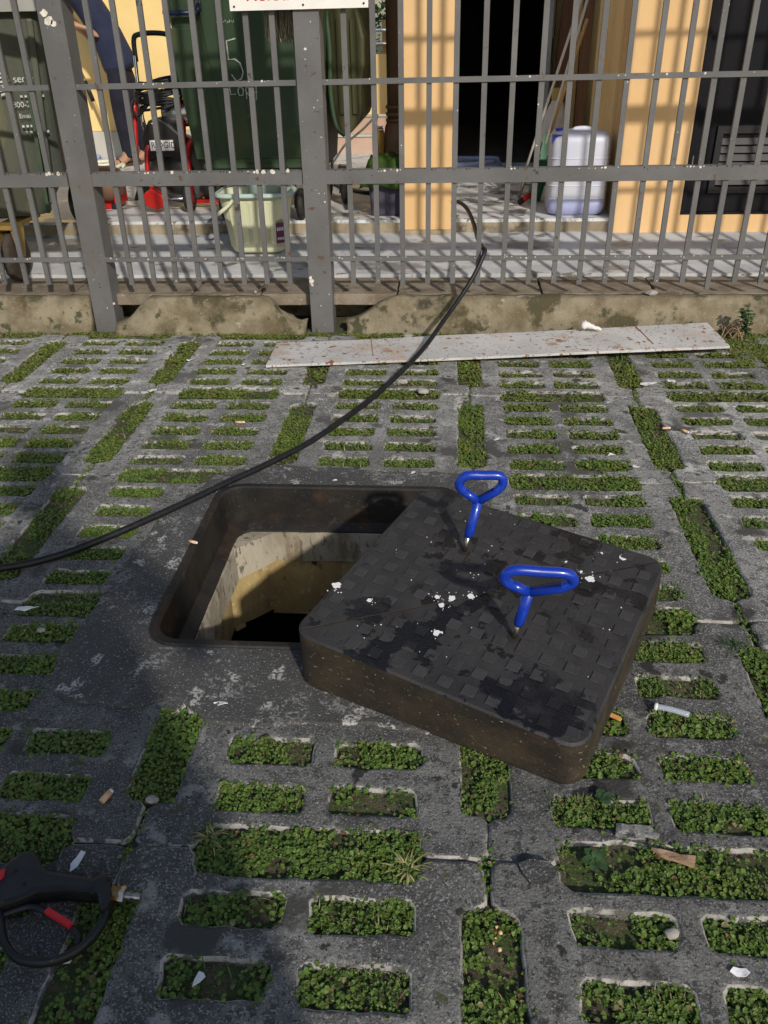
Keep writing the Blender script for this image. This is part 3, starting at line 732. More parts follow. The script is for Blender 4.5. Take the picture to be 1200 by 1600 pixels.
for k in range(34):
    xp = rnd.choice((-.452, .563)); z = rnd.uniform(.05, 1.3); bb = bmw if rnd.random() < .55 else bmd
    blob(bb, xp+.018*z+rnd.uniform(-.044, .044)*(1 if xp < 0 else .9), z, -.0004, rnd.uniform(.0012, .0035), 6, .001, M=FLY(2.7498))
for (x, z, r) in ((.525,.22,.012),(.522,.235,.009),(.528,.205,.007),(-.395,.12,.006),(-.44,1.235,.02),(-.455,1.26,.016),(-.425,1.225,.014),(.56,1.12,.006),(.605,.555,.004)):
    blob(bmw, x, z, -.0004, r, 9, .0012, M=FLY(2.7498))
for i, x in enumerate(bars):
    if -1 < x < 2.7:
        for k in range(rnd.choice((0, 1, 2, 5))):
            z = rnd.choice((rnd.uniform(.205, .33), rnd.uniform(.2, 1.3)))
            bb = bmw if rnd.random() < .6 else bmd
            blob(bb, x+rnd.uniform(-.008, .008), z, -.0004, rnd.uniform(.001, .0035), 6, .001, M=FLY(FY-.0002))
tag(obj('paint_flakes', bmw, 'peeled_paint', fn), 'pale flakes of peeling paint', kind='stuff')
tag(obj('bare_spots', bmd, 'dark_chip', fn), 'dark chipped spots in the paint', kind='stuff')

# sign on the fence
sg = thing('sign', 'white metal sign with red lettering fixed to the fence post', 'sign', (.547, 2.735, 1.252))
bm = BM(); box(bm, .283, .812, 2.737, 2.744, 1.252, 1.66); obj('plate', bm, 'sign_white', sg, bevel=.002)
lettering('lettering', 'Reload', .075, 'sign_red', sg, Matrix.Translation((.345, 2.7365, 1.283)) @ FRONT)
for x in (.300, .565, .795):
    bm = BM(); lathe(bm, [(.004, -.0015), (.004, .001), (.002, .001)], (x, 2.7365, 1.266), 10, 'y'); obj('screw', bm, 'dark_chip', sg)

# ------------------------------------------------------------------ loose metal sheet
ms = thing('metal_sheet', 'long white metal sheet with rust stains lying against the kerb', 'metal sheet', (1.33, 2.45, 0))
def zs(x, y): return .018+.018*(x-.4)/1.88+.06*max(0, (y-2.3))*(x-.4)/1.88
A, Bp, Cp, D = Vector((.400,2.243)), Vector((2.277,2.427)), Vector((2.249,2.683)), Vector((.395,2.512))
bm = BM(); rows = []; n = 40
for i in range(n+1):
    t = i/n; a = A.lerp(Bp, t); b = D.lerp(Cp, t); row = []
    for k in range(5):
        q = a.lerp(b, k/4); z = zs(q.x, q.y)+.003*noise.noise(Vector((q.x*2.5, q.y*4, 1)))
        row.append((q.x, q.y, z))
    rows.append(row)
loft(bm, [[*r, *[(x, y, z-.010) for x, y, z in r[::-1]]] for r in rows])
bmesh.ops.recalc_face_normals(bm, faces=bm.faces)
obj('sheet', bm, 'board_metal', ms)
for t, m in ((.232, 'rust'), (.845, 'rust')):
    a = A.lerp(Bp, t); b = D.lerp(Cp, t-.012); bm = BM()
    tube(bm, [(*(a.lerp(b, k/5)), zs(*a.lerp(b, k/5))+.0015) for k in range(1, 6)], .0018, 6); obj('seam', bm, m, ms)

# ------------------------------------------------------------------ buildings behind the fence
ZP = .306
pl = thing('pillar', 'yellow painted square pillar with shadows of the fence bars, right of centre', 'pillar', (1.017, 3.72, .24))
bm = BM(); box(bm, .897, 1.137, 3.6, 3.86, .2, 3.0); obj('shaft', bm, 'yellow_wall', pl, bevel=.012)
bm = BM(); P = [(.875,3.585),(.93,3.575),(1.0,3.583),(1.08,3.574),(1.15,3.588),(1.16,3.7),(.87,3.7)]; prism(bm, P, .22, .262); obj('base_mortar', bm, 'step_face', pl, bevel=.01)

bd = thing('building', 'yellow wall with a dark louvred metal door, at the right edge', 'building', (2.3, 3.7, .24))
bm = BM(); box(bm, 1.968, 2.300, 3.6, 3.85, .2, 3.0); obj('pier', bm, 'yellow_wall', bd, bevel=.008)
bm = BM(); box(bm, 2.300, 4.2, 3.6, 3.85, .2, .325); obj('sill_wall', bm, 'yellow_wall', bd)
bm = BM(); box(bm, 2.300, 4.2, 3.606, 3.85, 2.4, 3.0); obj('lintel', bm, 'yellow_wall', bd)
bm = BM(); box(bm, 3.3, 4.2, 3.606, 3.85, .325, 2.4); obj('wall', bm, 'yellow_wall', bd)
dd = BM(); box(dd, 2.315, 3.28, 3.632, 3.66, .335, 2.38); door = obj('door', dd, 'dark_door', bd, bevel=.003); door['label'] = 'dark blue black metal door with a louvred vent'
bm = BM(); box(bm, 2.3005, 2.322, 3.602, 3.67, .326, 2.399); box(bm, 2.322, 3.2995, 3.604, 3.67, .326, .337); obj('door_frame', bm, 'dark_door', bd)
bm = BM()
for (a, b, c, d) in ((2.425, 2.455, .425, .735), (2.965, 2.995, .425, .735), (2.455, 2.965, .425, .455), (2.455, 2.965, .70, .735)): box(bm, a, b, 3.618, 3.634, c, d)
vt = obj('vent_frame', bm, 'door_vent', door, bevel=.003)
for k in range(6):
    z = .475+.037*k; bm = BM(); prism(bm, [(3.62, z-.012), (3.634, z+.016), (3.630, z+.018), (3.616, z-.010)], 2.4555, 2.9645, 'x'); obj('louvre', bm, 'door_vent', door)
bm = BM(); box(bm, 2.324, 2.332, 3.622, 3.633, .52, .60); obj('hinge', bm, 'steel', door)
bm = BM(); box(bm, 1.972, 2.05, 3.8505, 5.55, .30, 3.0); obj('return_wall', bm, 'pale_yellow_wall', bd)
for k in range(9):
    bm = BM(); y = 3.88+.085*k; box(bm, 1.957, 1.9718, y, y+.078, .306, 2.6); obj('timber_strip', bm, 'ribbed_timber', bd, bevel=.003)
# recess with the dark doorway
rc = thing('back_room', 'dark open doorway of the room behind the pillar', 'doorway', (1.45, 5.6, ZP))
bm = BM(); box(bm, 1.00, 1.06, 5.58, 5.70, .30, 2.9); obj('jamb', bm, 'pale_yellow_wall', rc)
bm = BM(); box(bm, 1.80, 2.6, 5.58, 5.70, .30, 2.9); obj('wall', bm, 'pale_yellow_wall', rc)
bm = BM(); box(bm, 1.06, 1.80, 5.581, 5.70, 2.3, 2.9); obj('lintel', bm, 'pale_yellow_wall', rc)
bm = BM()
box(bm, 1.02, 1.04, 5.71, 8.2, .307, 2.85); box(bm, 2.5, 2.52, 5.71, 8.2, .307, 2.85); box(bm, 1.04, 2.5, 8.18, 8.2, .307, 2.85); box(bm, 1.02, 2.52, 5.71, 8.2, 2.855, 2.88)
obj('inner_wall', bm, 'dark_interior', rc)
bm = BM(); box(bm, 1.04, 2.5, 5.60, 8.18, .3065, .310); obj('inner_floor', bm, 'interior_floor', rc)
bm = BM(); Mx = Matrix.Translation((1.79, 5.60, 0)) @ Matrix.Rotation(R(-97), 4, 'Z'); box(bm, 0, .70, -.02, .02, .318, 2.25, Mx); dl = obj('door_leaf', bm, 'grey_door', rc, bevel=.003)
dl['label'] = 'grey door leaf standing open'
bm = BM()
for (z0, z1) in ((.42, .95), (1.1, 2.1)): box(bm, .10, .60, .0205, .026, z0, z1, Mx)
obj('door_panel', bm, 'grey_door', dl)

# left: far yellow wall on a grey plinth
bw = thing('rear_wall', 'bright yellow wall on a grey plinth behind the bins', 'wall', (-1.4, 6.2, ZP))
bm = BM(); box(bm, -6, .12, 6.22, 6.4, .497, 3.4); obj('wall', bm, 'pale_yellow_wall', bw)
bm = BM(); box(bm, -6, .13, 6.185, 6.4, .30, .495); obj('plinth', bm, 'plinth', bw, bevel=.004)
# stairs with yellow cheek wall and handrails
stp = thing('stairs', 'pinkish tiled steps with a chrome handrail beside the brown downpipe', 'stairs', (.5, 6.5, ZP))
for k in range(2):
    z0, z1 = .30+.125*k, .428+.125*k; y = 6.2+.2*k
    bm = BM(); box(bm, .135, .90, y, 6.9, z0, z1)
    s_ = obj('step', bm, 'pink_step', stp, bevel=.004)
    bm = BM(); box(bm, .135, .90, y-.012, y+.03, z1+.0005, z1+.016); obj('nosing', bm, 'plinth', s_)
bm = BM(); box(bm, .135, .90, 6.55, 6.7, .55, .985); obj('cheek_wall', bm, 'pale_yellow_wall', stp)
for (x, z0, z1) in ((.40, .9, 1.30), (.56, .9, 1.22)):
    bm = BM(); box(bm, x, x+.09, 6.75, 6.84, z0, z1); obj('newel', bm, 'timber', stp, bevel=.01)
for z in (1.055, 1.15):
    bm = BM(); tube(bm, [(.14, 6.70, z), (.62, 6.70, z), (.66, 6.72, z-.01)], .014, 10); obj('handrail', bm, 'chrome', stp, True)
bm = BM(); box(bm, .14, .44, 6.86, 6.98, .55, 2.6); obj('wall_end', bm, 'yellow_wall', stp)
# downpipe
dp = thing('downpipe', 'brown downpipe with swollen joint beside the yellow pillar', 'downpipe', (.83, 4.05, ZP))
bm = BM(); tube(bm, [(.831, 4.05, .72), (.831, 4.05, 3.4)], .048, 20); obj('pipe', bm, 'downpipe_brown', dp, True)
bm = BM(); lathe(bm, [(.03, 0), (.052, .02), (.075, .10), (.078, .22), (.066, .31), (.055, .335)], (.835, 4.05, .40), 24); obj('trap', bm, 'downpipe_brown', dp, True)
for z in (.735, .765, .80):
    bm = BM(); lathe(bm, [(.049, 0), (.056, .003), (.056, .016), (.049, .019)], (.831, 4.05, z), 24); obj('collar', bm, 'downpipe_brown', dp, True)
# hanging spray bottle like tank on hook beside the pipe
sb = thing('tan_canister', 'tan canister with white strap beside the brown downpipe', 'canister', (.735, 4.02, .53))
bm = BM(); lathe(bm, [(.012, 0), (.03, .025), (.034, .06), (.034, .15), (.028, .175), (.014, .185)], (.735, 4.0, .535), 18); obj('body', bm, 'zinc_bracket', sb, True)
bm = BM()
for z in (.70, .716): tube(bm, [(.71, 3.965, z), (.765, 3.965, z+.006)], .004, 6)
obj('strap', bm, 'label_white', sb)
bm = BM(); tube(bm, [(.735, 4.0, .54), (.73, 3.99, .46), (.74, 3.99, .40)], .009, 8); tube(bm, [(.75, 4.0, .54), (.757, 3.99, .45)], .007, 8); obj('outlet', bm, 'downpipe_brown', sb)
bm = BM(); tube(bm, cr([(.16,5.2,.312),(.30,5.15,.36),(.42,5.1,.50),(.55,5.05,.60),(.66,4.8,.70),(.70,4.3,.72),(.72,4.02,.71)], 6), .008, 8)
tag(obj('cream_hose', bm, 'cream_cable', None, True, base=(.45, 5, .3)), 'cream coloured hose rising from the floor to the downpipe', 'hose')

# foliage far behind the stairs
tr = thing('tree', 'dark leafy tree beyond the stairs, glimpsed left of the downpipe', 'tree', (.9, 11.5, .306))
bm = BM(); tube(bm, cr([(.9,11.5,.3),(.93,11.5,1.2),(.88,11.55,2.0),(1.0,11.5,3.0)], 4), [.11-.004*k for k in range(13)], 9)
for k in range(7):
    a = k*.9; tube(bm, [(.9,11.5,1.2+.2*k), (.9+.7*math.cos(a), 11.5+.7*math.sin(a), 1.7+.25*k)], [.04, .012], 6)
obj('trunk', bm, 'bark', tr)
g = np.random.default_rng(4); V = []; F = []; C = []
for k in range(6000):
    u = g.normal(0, 1, 3); u /= np.linalg.norm(u)+1e-6; r = (.55+.45*g.random())*(1+.35*fbm(u[0], u[1]*1.3, 2.2, u[2]))
    c = np.array([.9, 11.5, 2.2])+u*r*np.array([1.7, 1.3, 1.5]); t = g.normal(0, 1, (2, 3)); s = .035+.03*g.random()
    a, b = t[0]/np.linalg.norm(t[0])*s, t[1]/np.linalg.norm(t[1])*s*.6
    n0 = len(V); V += [tuple(c-a), tuple(c+b), tuple(c+a), tuple(c-b)]; F.append((n0, n0+1, n0+2, n0+3))
    q = g.random(); C += [(.012+.02*q, .03+.04*q, .01+.008*q)]*4
me = bpy.data.meshes.new('crown'); me.from_pydata([Vector(v)-Vector((.9, 11.5, .306)) for v in V], [], F); me.materials.append(MATS['leaf'])
at = me.color_attributes.new('tint', 'FLOAT_COLOR', 'POINT'); arr = np.ones((len(V), 4), np.float32); arr[:, :3] = C; at.data.foreach_set('color', arr.ravel())
link('crown', me, tr)

# ------------------------------------------------------------------ bins
def wheel(parent, c, r, w, axis='x', tyre='tyre', name='wheel', bracket=None):
    bm = BM(); lathe(bm, [(r*.55, -w*.5), (r*.86, -w*.5), (r, -w*.28), (r, w*.28), (r*.86, w*.5), (r*.55, w*.5)], c, 24, axis); ty = obj(name, bm, tyre, parent, True)
    bm = BM(); lathe(bm, [(r*.5, -w*.42), (r*.53, -w*.3), (r*.53, w*.3), (r*.5, w*.42)], c, 18, axis); obj('hub', bm, 'drum_grey', ty)
    bm = BM(); lathe(bm, [(r*.12, -w*.75), (r*.12, w*.75)], c, 10, axis); obj('axle', bm, 'steel', ty)
    return ty
def bin_body(parent, xb, yb, zb, xt, yt, zt, m, r=.05):
    bm = BM(); L = []
    for t in (0, .04, .5, .93, 1.0):
        x0, x1 = xb[0]+(xt[0]-xb[0])*t, xb[1]+(xt[1]-xb[1])*t; y0, y1 = yb[0]+(yt[0]-yb[0])*t, yb[1]+(yt[1]-yb[1])*t; z = zb+(zt-zb)*t
        i = .03 if t == 0 else 0
        L.append([(x, y, z) for x, y in rrect(x0+i, x1-i, y0+i, y1-i, r, 5)])
    loft(bm, L); return obj('body', bm, m, parent, False)
gb = thing('wheelie_bin', 'large dark green wheeled bin with chalk number 5 behind the bucket', 'bin', (.15, 4.05, ZP), 'wheeled bins behind the fence')
bin_body(gb, (-.155, .455), (3.74, 4.42), .50, (-.275, .53), (3.66, 4.5), 1.42, 'bin_green', .045)
bm = BM(); loft(bm, [[(x, y, z) for x, y in rrect(-.305-e, .56+e, 3.63-e, 4.53+e, .05, 5)] for z, e in ((1.40, 0), (1.405, .012), (1.45, .012), (1.455, 0))]); obj('rim', bm, 'bin_green', gb)
for (xa, xb_, za, zb_) in ((-.205, -.09, .60, 1.20), (-.03, .10, .60, 1.36), (.14, .40, .60, 1.36)):
    bm = BM(); yy = lambda z: 3.74-.08*(z-.5)/.92
    M_ = None
    pts = [(xa-.03*(za-.5), za), (xb_-.02*(za-.5), za), (xb_-.04*(zb_-.5), zb_), (xa-.08*(zb_-.5), zb_)]
    vv = [bm.verts.new((x, yy(z)-.006, z)) for x, z in pts]; ww = [bm.verts.new((x, yy(z)+.01, z)) for x, z in pts]
    bm.faces.new(vv); bm.faces.new(ww[::-1])
    for i in range(4): bm.faces.new((vv[i], ww[i], ww[(i+1) % 4], vv[(i+1) % 4]))
    bmesh.ops.recalc_face_normals(bm, faces=bm.faces); obj('panel', bm, 'bin_green', gb, bevel=.004)
bm = BM(); box(bm, -.17, .45, 3.722, 3.742, .555, .575); obj('lower_lip', bm, 'bin_green', gb, bevel=.004)
bm = BM(); tube(bm, [(-.245, 3.63, 1.262), (-.085, 3.63, 1.262)], .011, 10); tube(bm, [(-.245, 3.63, 1.262), (-.247, 3.665, 1.30)], .012, 8); tube(bm, [(-.085, 3.63, 1.262), (-.083, 3.665, 1.30)], .012, 8); obj('grab_handle', bm, 'handle_navy', gb, True)
for x in (-.245, -.085):
    bm = BM(); box(bm, x-.012, x+.012, 3.652, 3.672, 1.275, 1.36); obj('handle_bracket', bm, 'drum_grey', gb, bevel=.003)
# lid folded down on the right-hand side
bm = BM(); prism(bm, [(.515, 1.40), (.60, 1.36), (.655, 1.30), (.695, 1.14), (.692, 1.02), (.672, .93), (.672, .80), (.655, .755), (.60, .70), (.56, .69), (.53, .74), (.515, .86)], 3.80, 4.45, 'y'); lid = obj('lid', bm, 'bin_lid', gb, bevel=.018)
lid['label'] = 'olive coloured lid folded down beside the bin'
for (a, b) in ((.555, .585), (.625, .65)):
    bm = BM(); box(bm, a, b, 3.786, 3.802, .80, 1.22); obj('rib', bm, 'bin_lid', lid, bevel=.004)
bm = BM(); tube(bm, cr([(.505,3.785,1.30),(.52,3.78,1.1),(.515,3.78,.9),(.535,3.78,.75),(.58,3.785,.70)], 5), .013, 8); obj('lid_edge', bm, 'bin_green', lid, True)
for k, (x, y) in enumerate(((-.06, 3.66), (.345, 3.66), (-.06, 4.35), (.40, 4.35), (.53, 4.1))):
    wheel(gb, (x, y, ZP+.078), .078, .036, 'x')
    bm = BM(); box(bm, x-.032, x-.024, y-.03, y+.03, ZP+.06, .515); box(bm, x+.024, x+.032, y-.03, y+.03, ZP+.06, .515); box(bm, x-.032, x+.032, y-.035, y+.035, .50, .512); obj('caster_fork', bm, 'drum_grey', gb)
# chalk writing on the front
def stroke(bm, pts, y, r=.0036):
    tube(bm, [(px, (3.74-.08*(pz-.5)/.92)-.0075, pz) for px, pz in pts], r, 5)
bm = BM(); f5 = [(.075,1.150),(.028,1.140),(.028,1.060),(.058,1.062),(.083,1.045),(.095,1.005),(.082,.975),(.055,.965),(.035,.995)]
stroke(bm, f5, 0)
for P in ([(.015,.955),(.018,.905),(.045,.908)], [(.066,.94),(.056,.92),(.062,.90),(.08,.902),(.086,.925),(.074,.94),(.066,.94)], [(.098,.885),(.098,.935),(.116,.935),(.116,.915),(.100,.912),(.122,.888)], [(.132,.94),(.132,.915),(.155,.912)], [(.152,.945),(.146,.878)]): stroke(bm, P, 0, .003)
for k in range(9): stroke(bm, [(-.008+.010*k, 1.218+.004*math.sin(k*2.)), (-.003+.010*k, 1.226+.004*math.cos(k*3.))], 0, .0015)
tag(obj('chalk_writing', bm, 'chalk', gb), 'chalk handwriting on the dark green bin', kind='stuff')

_nobj = set(bpy.data.objects)
lb = thing('wheelie_bin', 'old grey green wheeled bin with faded white print at the left edge', 'bin', (-1.15, 3.55, .17), 'wheeled bins behind the fence')
bm = BM(); L = []
for z, x1, y0 in ((.415, -.86, 3.30), (.435, -.79, 3.22), (.62, -.665, 3.16), (1.0, -.645, 3.12), (1.29, -.625, 3.09)):
    L.append([(x, y, z) for x, y in rrect(-1.28, x1, y0, 3.78, .06, 5)])
loft(bm, L); obj('body', bm, 'old_bin_green', lb)
bm = BM()
for (x0, z0, x1, z1) in ((-.735, .50, -.675, 1.25),): prism(bm, [(x0-.018, z0), (x0+.010, z0), (x1+.014, z1), (x1-.016, z1)], 3.085, 3.19, 'y')
obj('corner_rib', bm, 'old_bin_green', lb, bevel=.01)
bm = BM(); prism(bm, [(-.775, .46), (-.760, .46), (-.720, 1.25), (-.735, 1.25)], 3.10, 3.2, 'y'); obj('corner_groove', bm, 'bin_green', lb)
bm = BM(); box(bm, -1.31, -.60, 3.05, 3.80, 1.275, 1.33); obj('lid', bm, 'lid_grey', lb, bevel=.012)
for (s, px, z, sz) in (('semb', -.795, 1.010, .042), ('1800-278', -.835, .912, .032), ('Email', -.803, .868, .026)):
    lettering('lettering', s, sz, 'print_white', lb, Matrix.Translation((px, 3.095+.03*(1.29-z), z)) @ FRONT)
bm = BM()
for r_, z in ((0, .83), (1, .805), (2, .95)):
    for k in range(6): box(bm, -.80+.018*k+.01*r_, -.79+.018*k+.01*r_, 3.098+.03*(1.29-z), 3.100+.03*(1.29-z), z, z+.009)
for k in range(7):
    z = 1.055-.016*k; w = .036*math.sqrt(max(.05, 1-((k-3)/3.6)**2)); prism(bm, [(-.845-w*.6, z), (-.845+w, z+.008), (-.845+w, z+.017), (-.845-w*.6, z+.009)], 3.098, 3.1005, 'y')
tag(obj('printed_logo', bm, 'print_white', lb), 'faded white striped oval logo and small print', kind='stuff')
LBM = Matrix.Translation(Vector((-.65, 3.1, 0))) @ Matrix.Rotation(R(19), 4, 'Z') @ Matrix.Translation(Vector((.65, -3.1, 0)))
for o in set(bpy.data.objects)-_nobj:
    if o.type == 'MESH': o.data.transform(Matrix.Translation(-lb.location) @ LBM @ Matrix.Translation(lb.location))
w1 = wheel(lb, (-.965, 3.05, .147+.118), .118, .045, 'x', 'brown_tyre')
bm = BM(); prism(bm, [(2.99, .41), (3.12, .41), (3.07, .26), (3.03, .26)], -1.005, -.995, 'x'); prism(bm, [(2.99, .41), (3.12, .41), (3.07, .26), (3.03, .26)], -.935, -.925, 'x'); box(bm, -1.01, -.92, 2.98, 3.3, .40, .42); obj('caster_fork', bm, 'zinc_bracket', lb)
w2 = wheel(lb, (-.83, 3.60, ZP+.11), .11, .05, 'x', 'tyre')
bm = BM(); prism(bm, [(3.53, .55), (3.65, .55), (3.62, .42), (3.58, .42)], -.795, -.785, 'x'); box(bm, -.90, -.78, 3.52, 3.7, .54, .56); obj('caster_fork', bm, 'zinc_bracket', lb)

# ------------------------------------------------------------------ bucket
bk = thing('bucket', 'pale yellow green plastic bucket standing on the wet step', 'bucket', (.165, 3.40, .21))
bm = BM(); L = []
def bl(a, b, z, r): return [(.165+x, 3.40+y, z) for x, y in rrect(-a, a, -b, b, r, 6)]
ZB = .212
L = [bl(.125, .08, ZB, .05), bl(.133, .088, ZB+.012, .055), bl(.142, .095, ZB+.06, .06), bl(.172, .12, ZB+.26, .07), bl(.176, .124, ZB+.285, .07), bl(.170, .118, ZB+.285, .068), bl(.14, .094, ZB+.03, .05)]
loft(bm, L); obj('body', bm, 'bucket_plastic', bk, True)
bm = BM(); loft(bm, [bl(.177, .125, ZB+.272, .07), bl(.194, .142, ZB+.270, .08), bl(.196, .144, ZB+.280, .08), bl(.186, .134, ZB+.290, .075), bl(.172, .12, ZB+.289, .068)], False, False); obj('rim', bm, 'bucket_rim', bk, True)
for x in (-.09, -.045, 0, .045, .09):
    bm = BM(); prism(bm, [(x-.012+.165, ZB+.03), (x+.012+.165, ZB+.03), (x*1.15+.017+.165, ZB+.25), (x*1.15-.017+.165, ZB+.25)], 0, .012, 'y')
    for v in bm.verts: v.co.y = 3.40-.088-.030*(v.co.z-ZB-.02)/.24*1.05-(.004 if v.co.y < .006 else -.01)
    obj('flute', bm, 'bucket_plastic', bk, bevel=.002)
bm = BM(); hpts = cr([(.095,3.265,.492),(.060,3.255,.455),(.02,3.25,.425),(-.015,3.26,.405),(-.04,3.31,.40),(-.04,3.38,.42)], 5); tube(bm, hpts, .0095, 8); obj('bail_handle', bm, 'bucket_plastic', bk, True)
bm = BM(); lathe(bm, [(.018, 0), (.018, .012), (.01, .016)], (.098, 3.248, .492), 14, 'y'); obj('pivot', bm, 'bucket_inner', bk)
bm = BM(); prism(bm, [(.272,.262),(.315,.262),(.326,.362),(.276,.362)], 0, .003, 'y')
for v in bm.verts: v.co.y = 3.304-.128*(v.co.z-.21)*.95+(v.co.x-.27)*.55-.003+v.co.y
lbp = obj('label_patch', bm, 'purple_label', bk); lbp['label'] = 'purple label with white print'
bm = BM()
for k in range(4):
    box(bm, .280+.008*k, .285+.008*k, 3.285+.0045*k-.001, 3.2865+.0045*k, .325, .341); box(bm, .279+.008*k, .284+.008*k, 3.293+.0045*k-.001, 3.2945+.0045*k, .28, .292)
obj('label_print', bm, 'label_white', lbp)
bm = BM(); Mx = Matrix.Translation((.19, 3.44, .45)) @ Matrix.Rotation(R(14), 4, 'Y'); loft(bm, [[Mx @ Vector((x, y, z)) for x, y in rrect(-a, a, -b, b, .02, 3)] for a, b, z in ((.06, .05, -.1), (.085, .06, .085), (.09, .065, .09), (.09, .065, .10))]); tag(obj('inner_container', bm, 'bucket_rim', None, True, base=(.19, 3.44, .4)), 'pale green plastic container standing inside the bucket', 'container')

# ------------------------------------------------------------------ jerrycan
jc = thing('jerrycan', 'white plastic jerrycan half full of bluish liquid, against the yellow wall', 'jerrycan', (1.79, 3.80, ZP))
def jl(a, b, z, r): return [(1.79+x, 3.80+y, ZP+z) for x, y in rrect(-a, a, -b, b, r, 6)]
bm = BM(); loft(bm, [jl(.125, .09, 0, .05), jl(.142, .108, .012, .05), jl(.148, .115, .04, .045), jl(.148, .115, .082, .045)]); obj('liquid_part', bm, 'jerrycan_liquid', jc, True)
bm = BM(); loft(bm, [jl(.148, .115, .0825, .045), jl(.1475, .1145, .086, .045), jl(.146, .113, .088, .045), jl(.146, .113, .091, .045), jl(.148, .115, .095, .045), jl(.148, .115, .35, .05), jl(.146, .112, .375, .05), jl(.128, .095, .396, .05), jl(.09, .06, .402, .04)]); obj('body', bm, 'jerrycan_plastic', jc, True)
for z in (.15, .28):
    bm = BM(); loft(bm, [jl(.1482, .1152, z-.004, .045), jl(.1502, .1172, z-.002, .045), jl(.1502, .1172, z+.002, .045), jl(.1482, .1152, z+.004, .045)], False, False); obj('rib', bm, 'jerrycan_plastic', jc, True)
bm = BM(); lathe(bm, [(.026, 0), (.026, .016), (.022, .018)], (1.69, 3.80, ZP+.393), 18); obj('cap', bm, 'cap_blue', jc)
bm = BM(); prism(bm, [(1.643, .655), (1.643, .695), (1.70, .697), (1.66, .685)], 3.70, 3.74, 'y'); obj('corner_guard', bm, 'cap_blue', jc)
bm = BM(); tube(bm, cr([(1.75,3.83,ZP+.385),(1.77,3.83,ZP+.405),(1.84,3.83,ZP+.405),(1.88,3.83,ZP+.385)], 4), .010, 8); obj('handle', bm, 'jerrycan_plastic', jc, True)

# ------------------------------------------------------------------ brooms, dustpan, boards, sack
for lab, a, b in (('thin white pole leaning on the timber edge, nearer the jerrycan', (1.60,4.18,ZP), (1.86,4.25,1.42)), ('thin white pole leaning on the timber edge, farther from the jerrycan', (1.53,4.22,ZP), (1.84,4.30,1.42))):
    t = thing('pole', lab, 'pole', a, 'poles leaning in the recess'); bm = BM(); tube(bm, [Vector(a)+Vector((0,0,.05)), b], .0075, 8); obj('stick', bm, 'pole_white', t, True)
    bm = BM(); tube(bm, [a, Vector(a).lerp(Vector(b), .12)], .011, 8); obj('ferrule', bm, 'steel', t, True)
dpn = thing('dustpan', 'green long handled dustpan leaning beside the jerrycan', 'dustpan', (1.62, 4.1, ZP))
bm = BM(); Mx = Matrix.Translation((1.60, 4.12, ZP+.005)) @ Matrix.Rotation(R(14), 4, 'Y') @ Matrix.Rotation(R(-14), 4, 'X')
box(bm, -.035, .035, -.004, .004, 0, .36, Mx); box(bm, -.036, -.030, -.06, .004, 0, .30, Mx); box(bm, .030, .036, -.06, .004, 0, .30, Mx); obj('pan', bm, 'green_plastic', dpn, bevel=.002)
bm = BM(); tube(bm, [Mx @ Vector((0, 0, .35)), Mx @ Vector((.03, .02, .95))], .009, 8); obj('handle', bm, 'timber', dpn, True)
rb = thing('red_brush', 'short red handled brush lying beside the green dustpan', 'brush', (1.54, 4.05, ZP))
bm = BM(); tube(bm, [(1.575, 4.05, .35), (1.53, 4.0, .33)], .016, 8); obj('handle', bm, 'red_plastic', rb, True)
bm = BM(); tube(bm, [(1.53, 4.0, .33), (1.518, 3.985, .325)], .017, 8); obj('end_cap', bm, 'dark_chip', rb, True)
for (lab, m, x, y, w, h, ty) in (('brown wooden board leaning upright by the grey door', 'brown_board', 1.80, 5.05, .12, 1.5, 3), ('wide brown panel standing behind the poles', 'brown_board', 1.905, 4.72, .055, 1.6, 0), ('narrow pale timber stud between two brown boards', 'timber', 1.868, 4.82, .026, 1.5, 0)):
    bm = BM(); Mx = Matrix.Translation((x, y, ZP+.002)) @ Matrix.Rotation(R(ty), 4, 'Y'); box(bm, -w/2, w/2, -.012, .012, 0, h, Mx); o = obj('board', bm, m, None, base=(x, y, ZP), bevel=.003); tag(o, lab, 'board')
sk = thing('sack', 'white sack with a yellow tied neck behind the poles', 'sack', (1.76, 4.85, ZP))
bm = BM(); lathe(bm, [(.05, 0), (.085, .03), (.092, .15), (.085, .30), (.06, .40), (.03, .47)], (1.775, 4.82, ZP), 20)
for v in bm.verts: v.co += Vector((1, 1, .3))*.012*noise.noise(v.co*14)
obj('bag', bm, 'white_sack', sk, True)
bm = BM(); lathe(bm, [(.030, 0), (.036, .01), (.034, .025), (.045, .06), (.02, .07)], (1.775, 4.82, ZP+.46), 14); obj('neck', bm, 'yellow_tie', sk, True)
bx3 = thing('carton', 'small brown carton on the floor below the white sack', 'carton', (1.72, 4.6, ZP))
bm = BM(); box(bm, 1.66, 1.78, 4.62, 4.72, ZP+.001, ZP+.16); obj('carton_box', bm, 'brown_board', bx3, bevel=.004)
bm = BM(); box(bm, 1.715, 1.725, 4.619, 4.721, ZP+.1605, ZP+.163); obj('tape', bm, 'timber', bx3)
def coil(name, lab, c, r, m, turns=3, rr=.014, ecc=.55):
    pts = []
    for k in range(turns*16):
        a = k*2*math.pi/16; q = r*(1+.18*math.sin(k*.37)); pts.append((c[0]+q*math.cos(a), c[1]+q*ecc*2*.8*math.sin(a), c[2]+rr+.016*(k//16)+.006*math.sin(k)))
    bm = BM(); tube(bm, pts, rr, 8); tag(obj(name, bm, m, None, True, base=c), lab, 'hose', 'coiled hoses on the floor')
coil('hose_coil', 'greyish blue hose coil in the dark doorway', (1.30, 5.35, ZP), .18, 'grey_blue_hose', 3, .016)
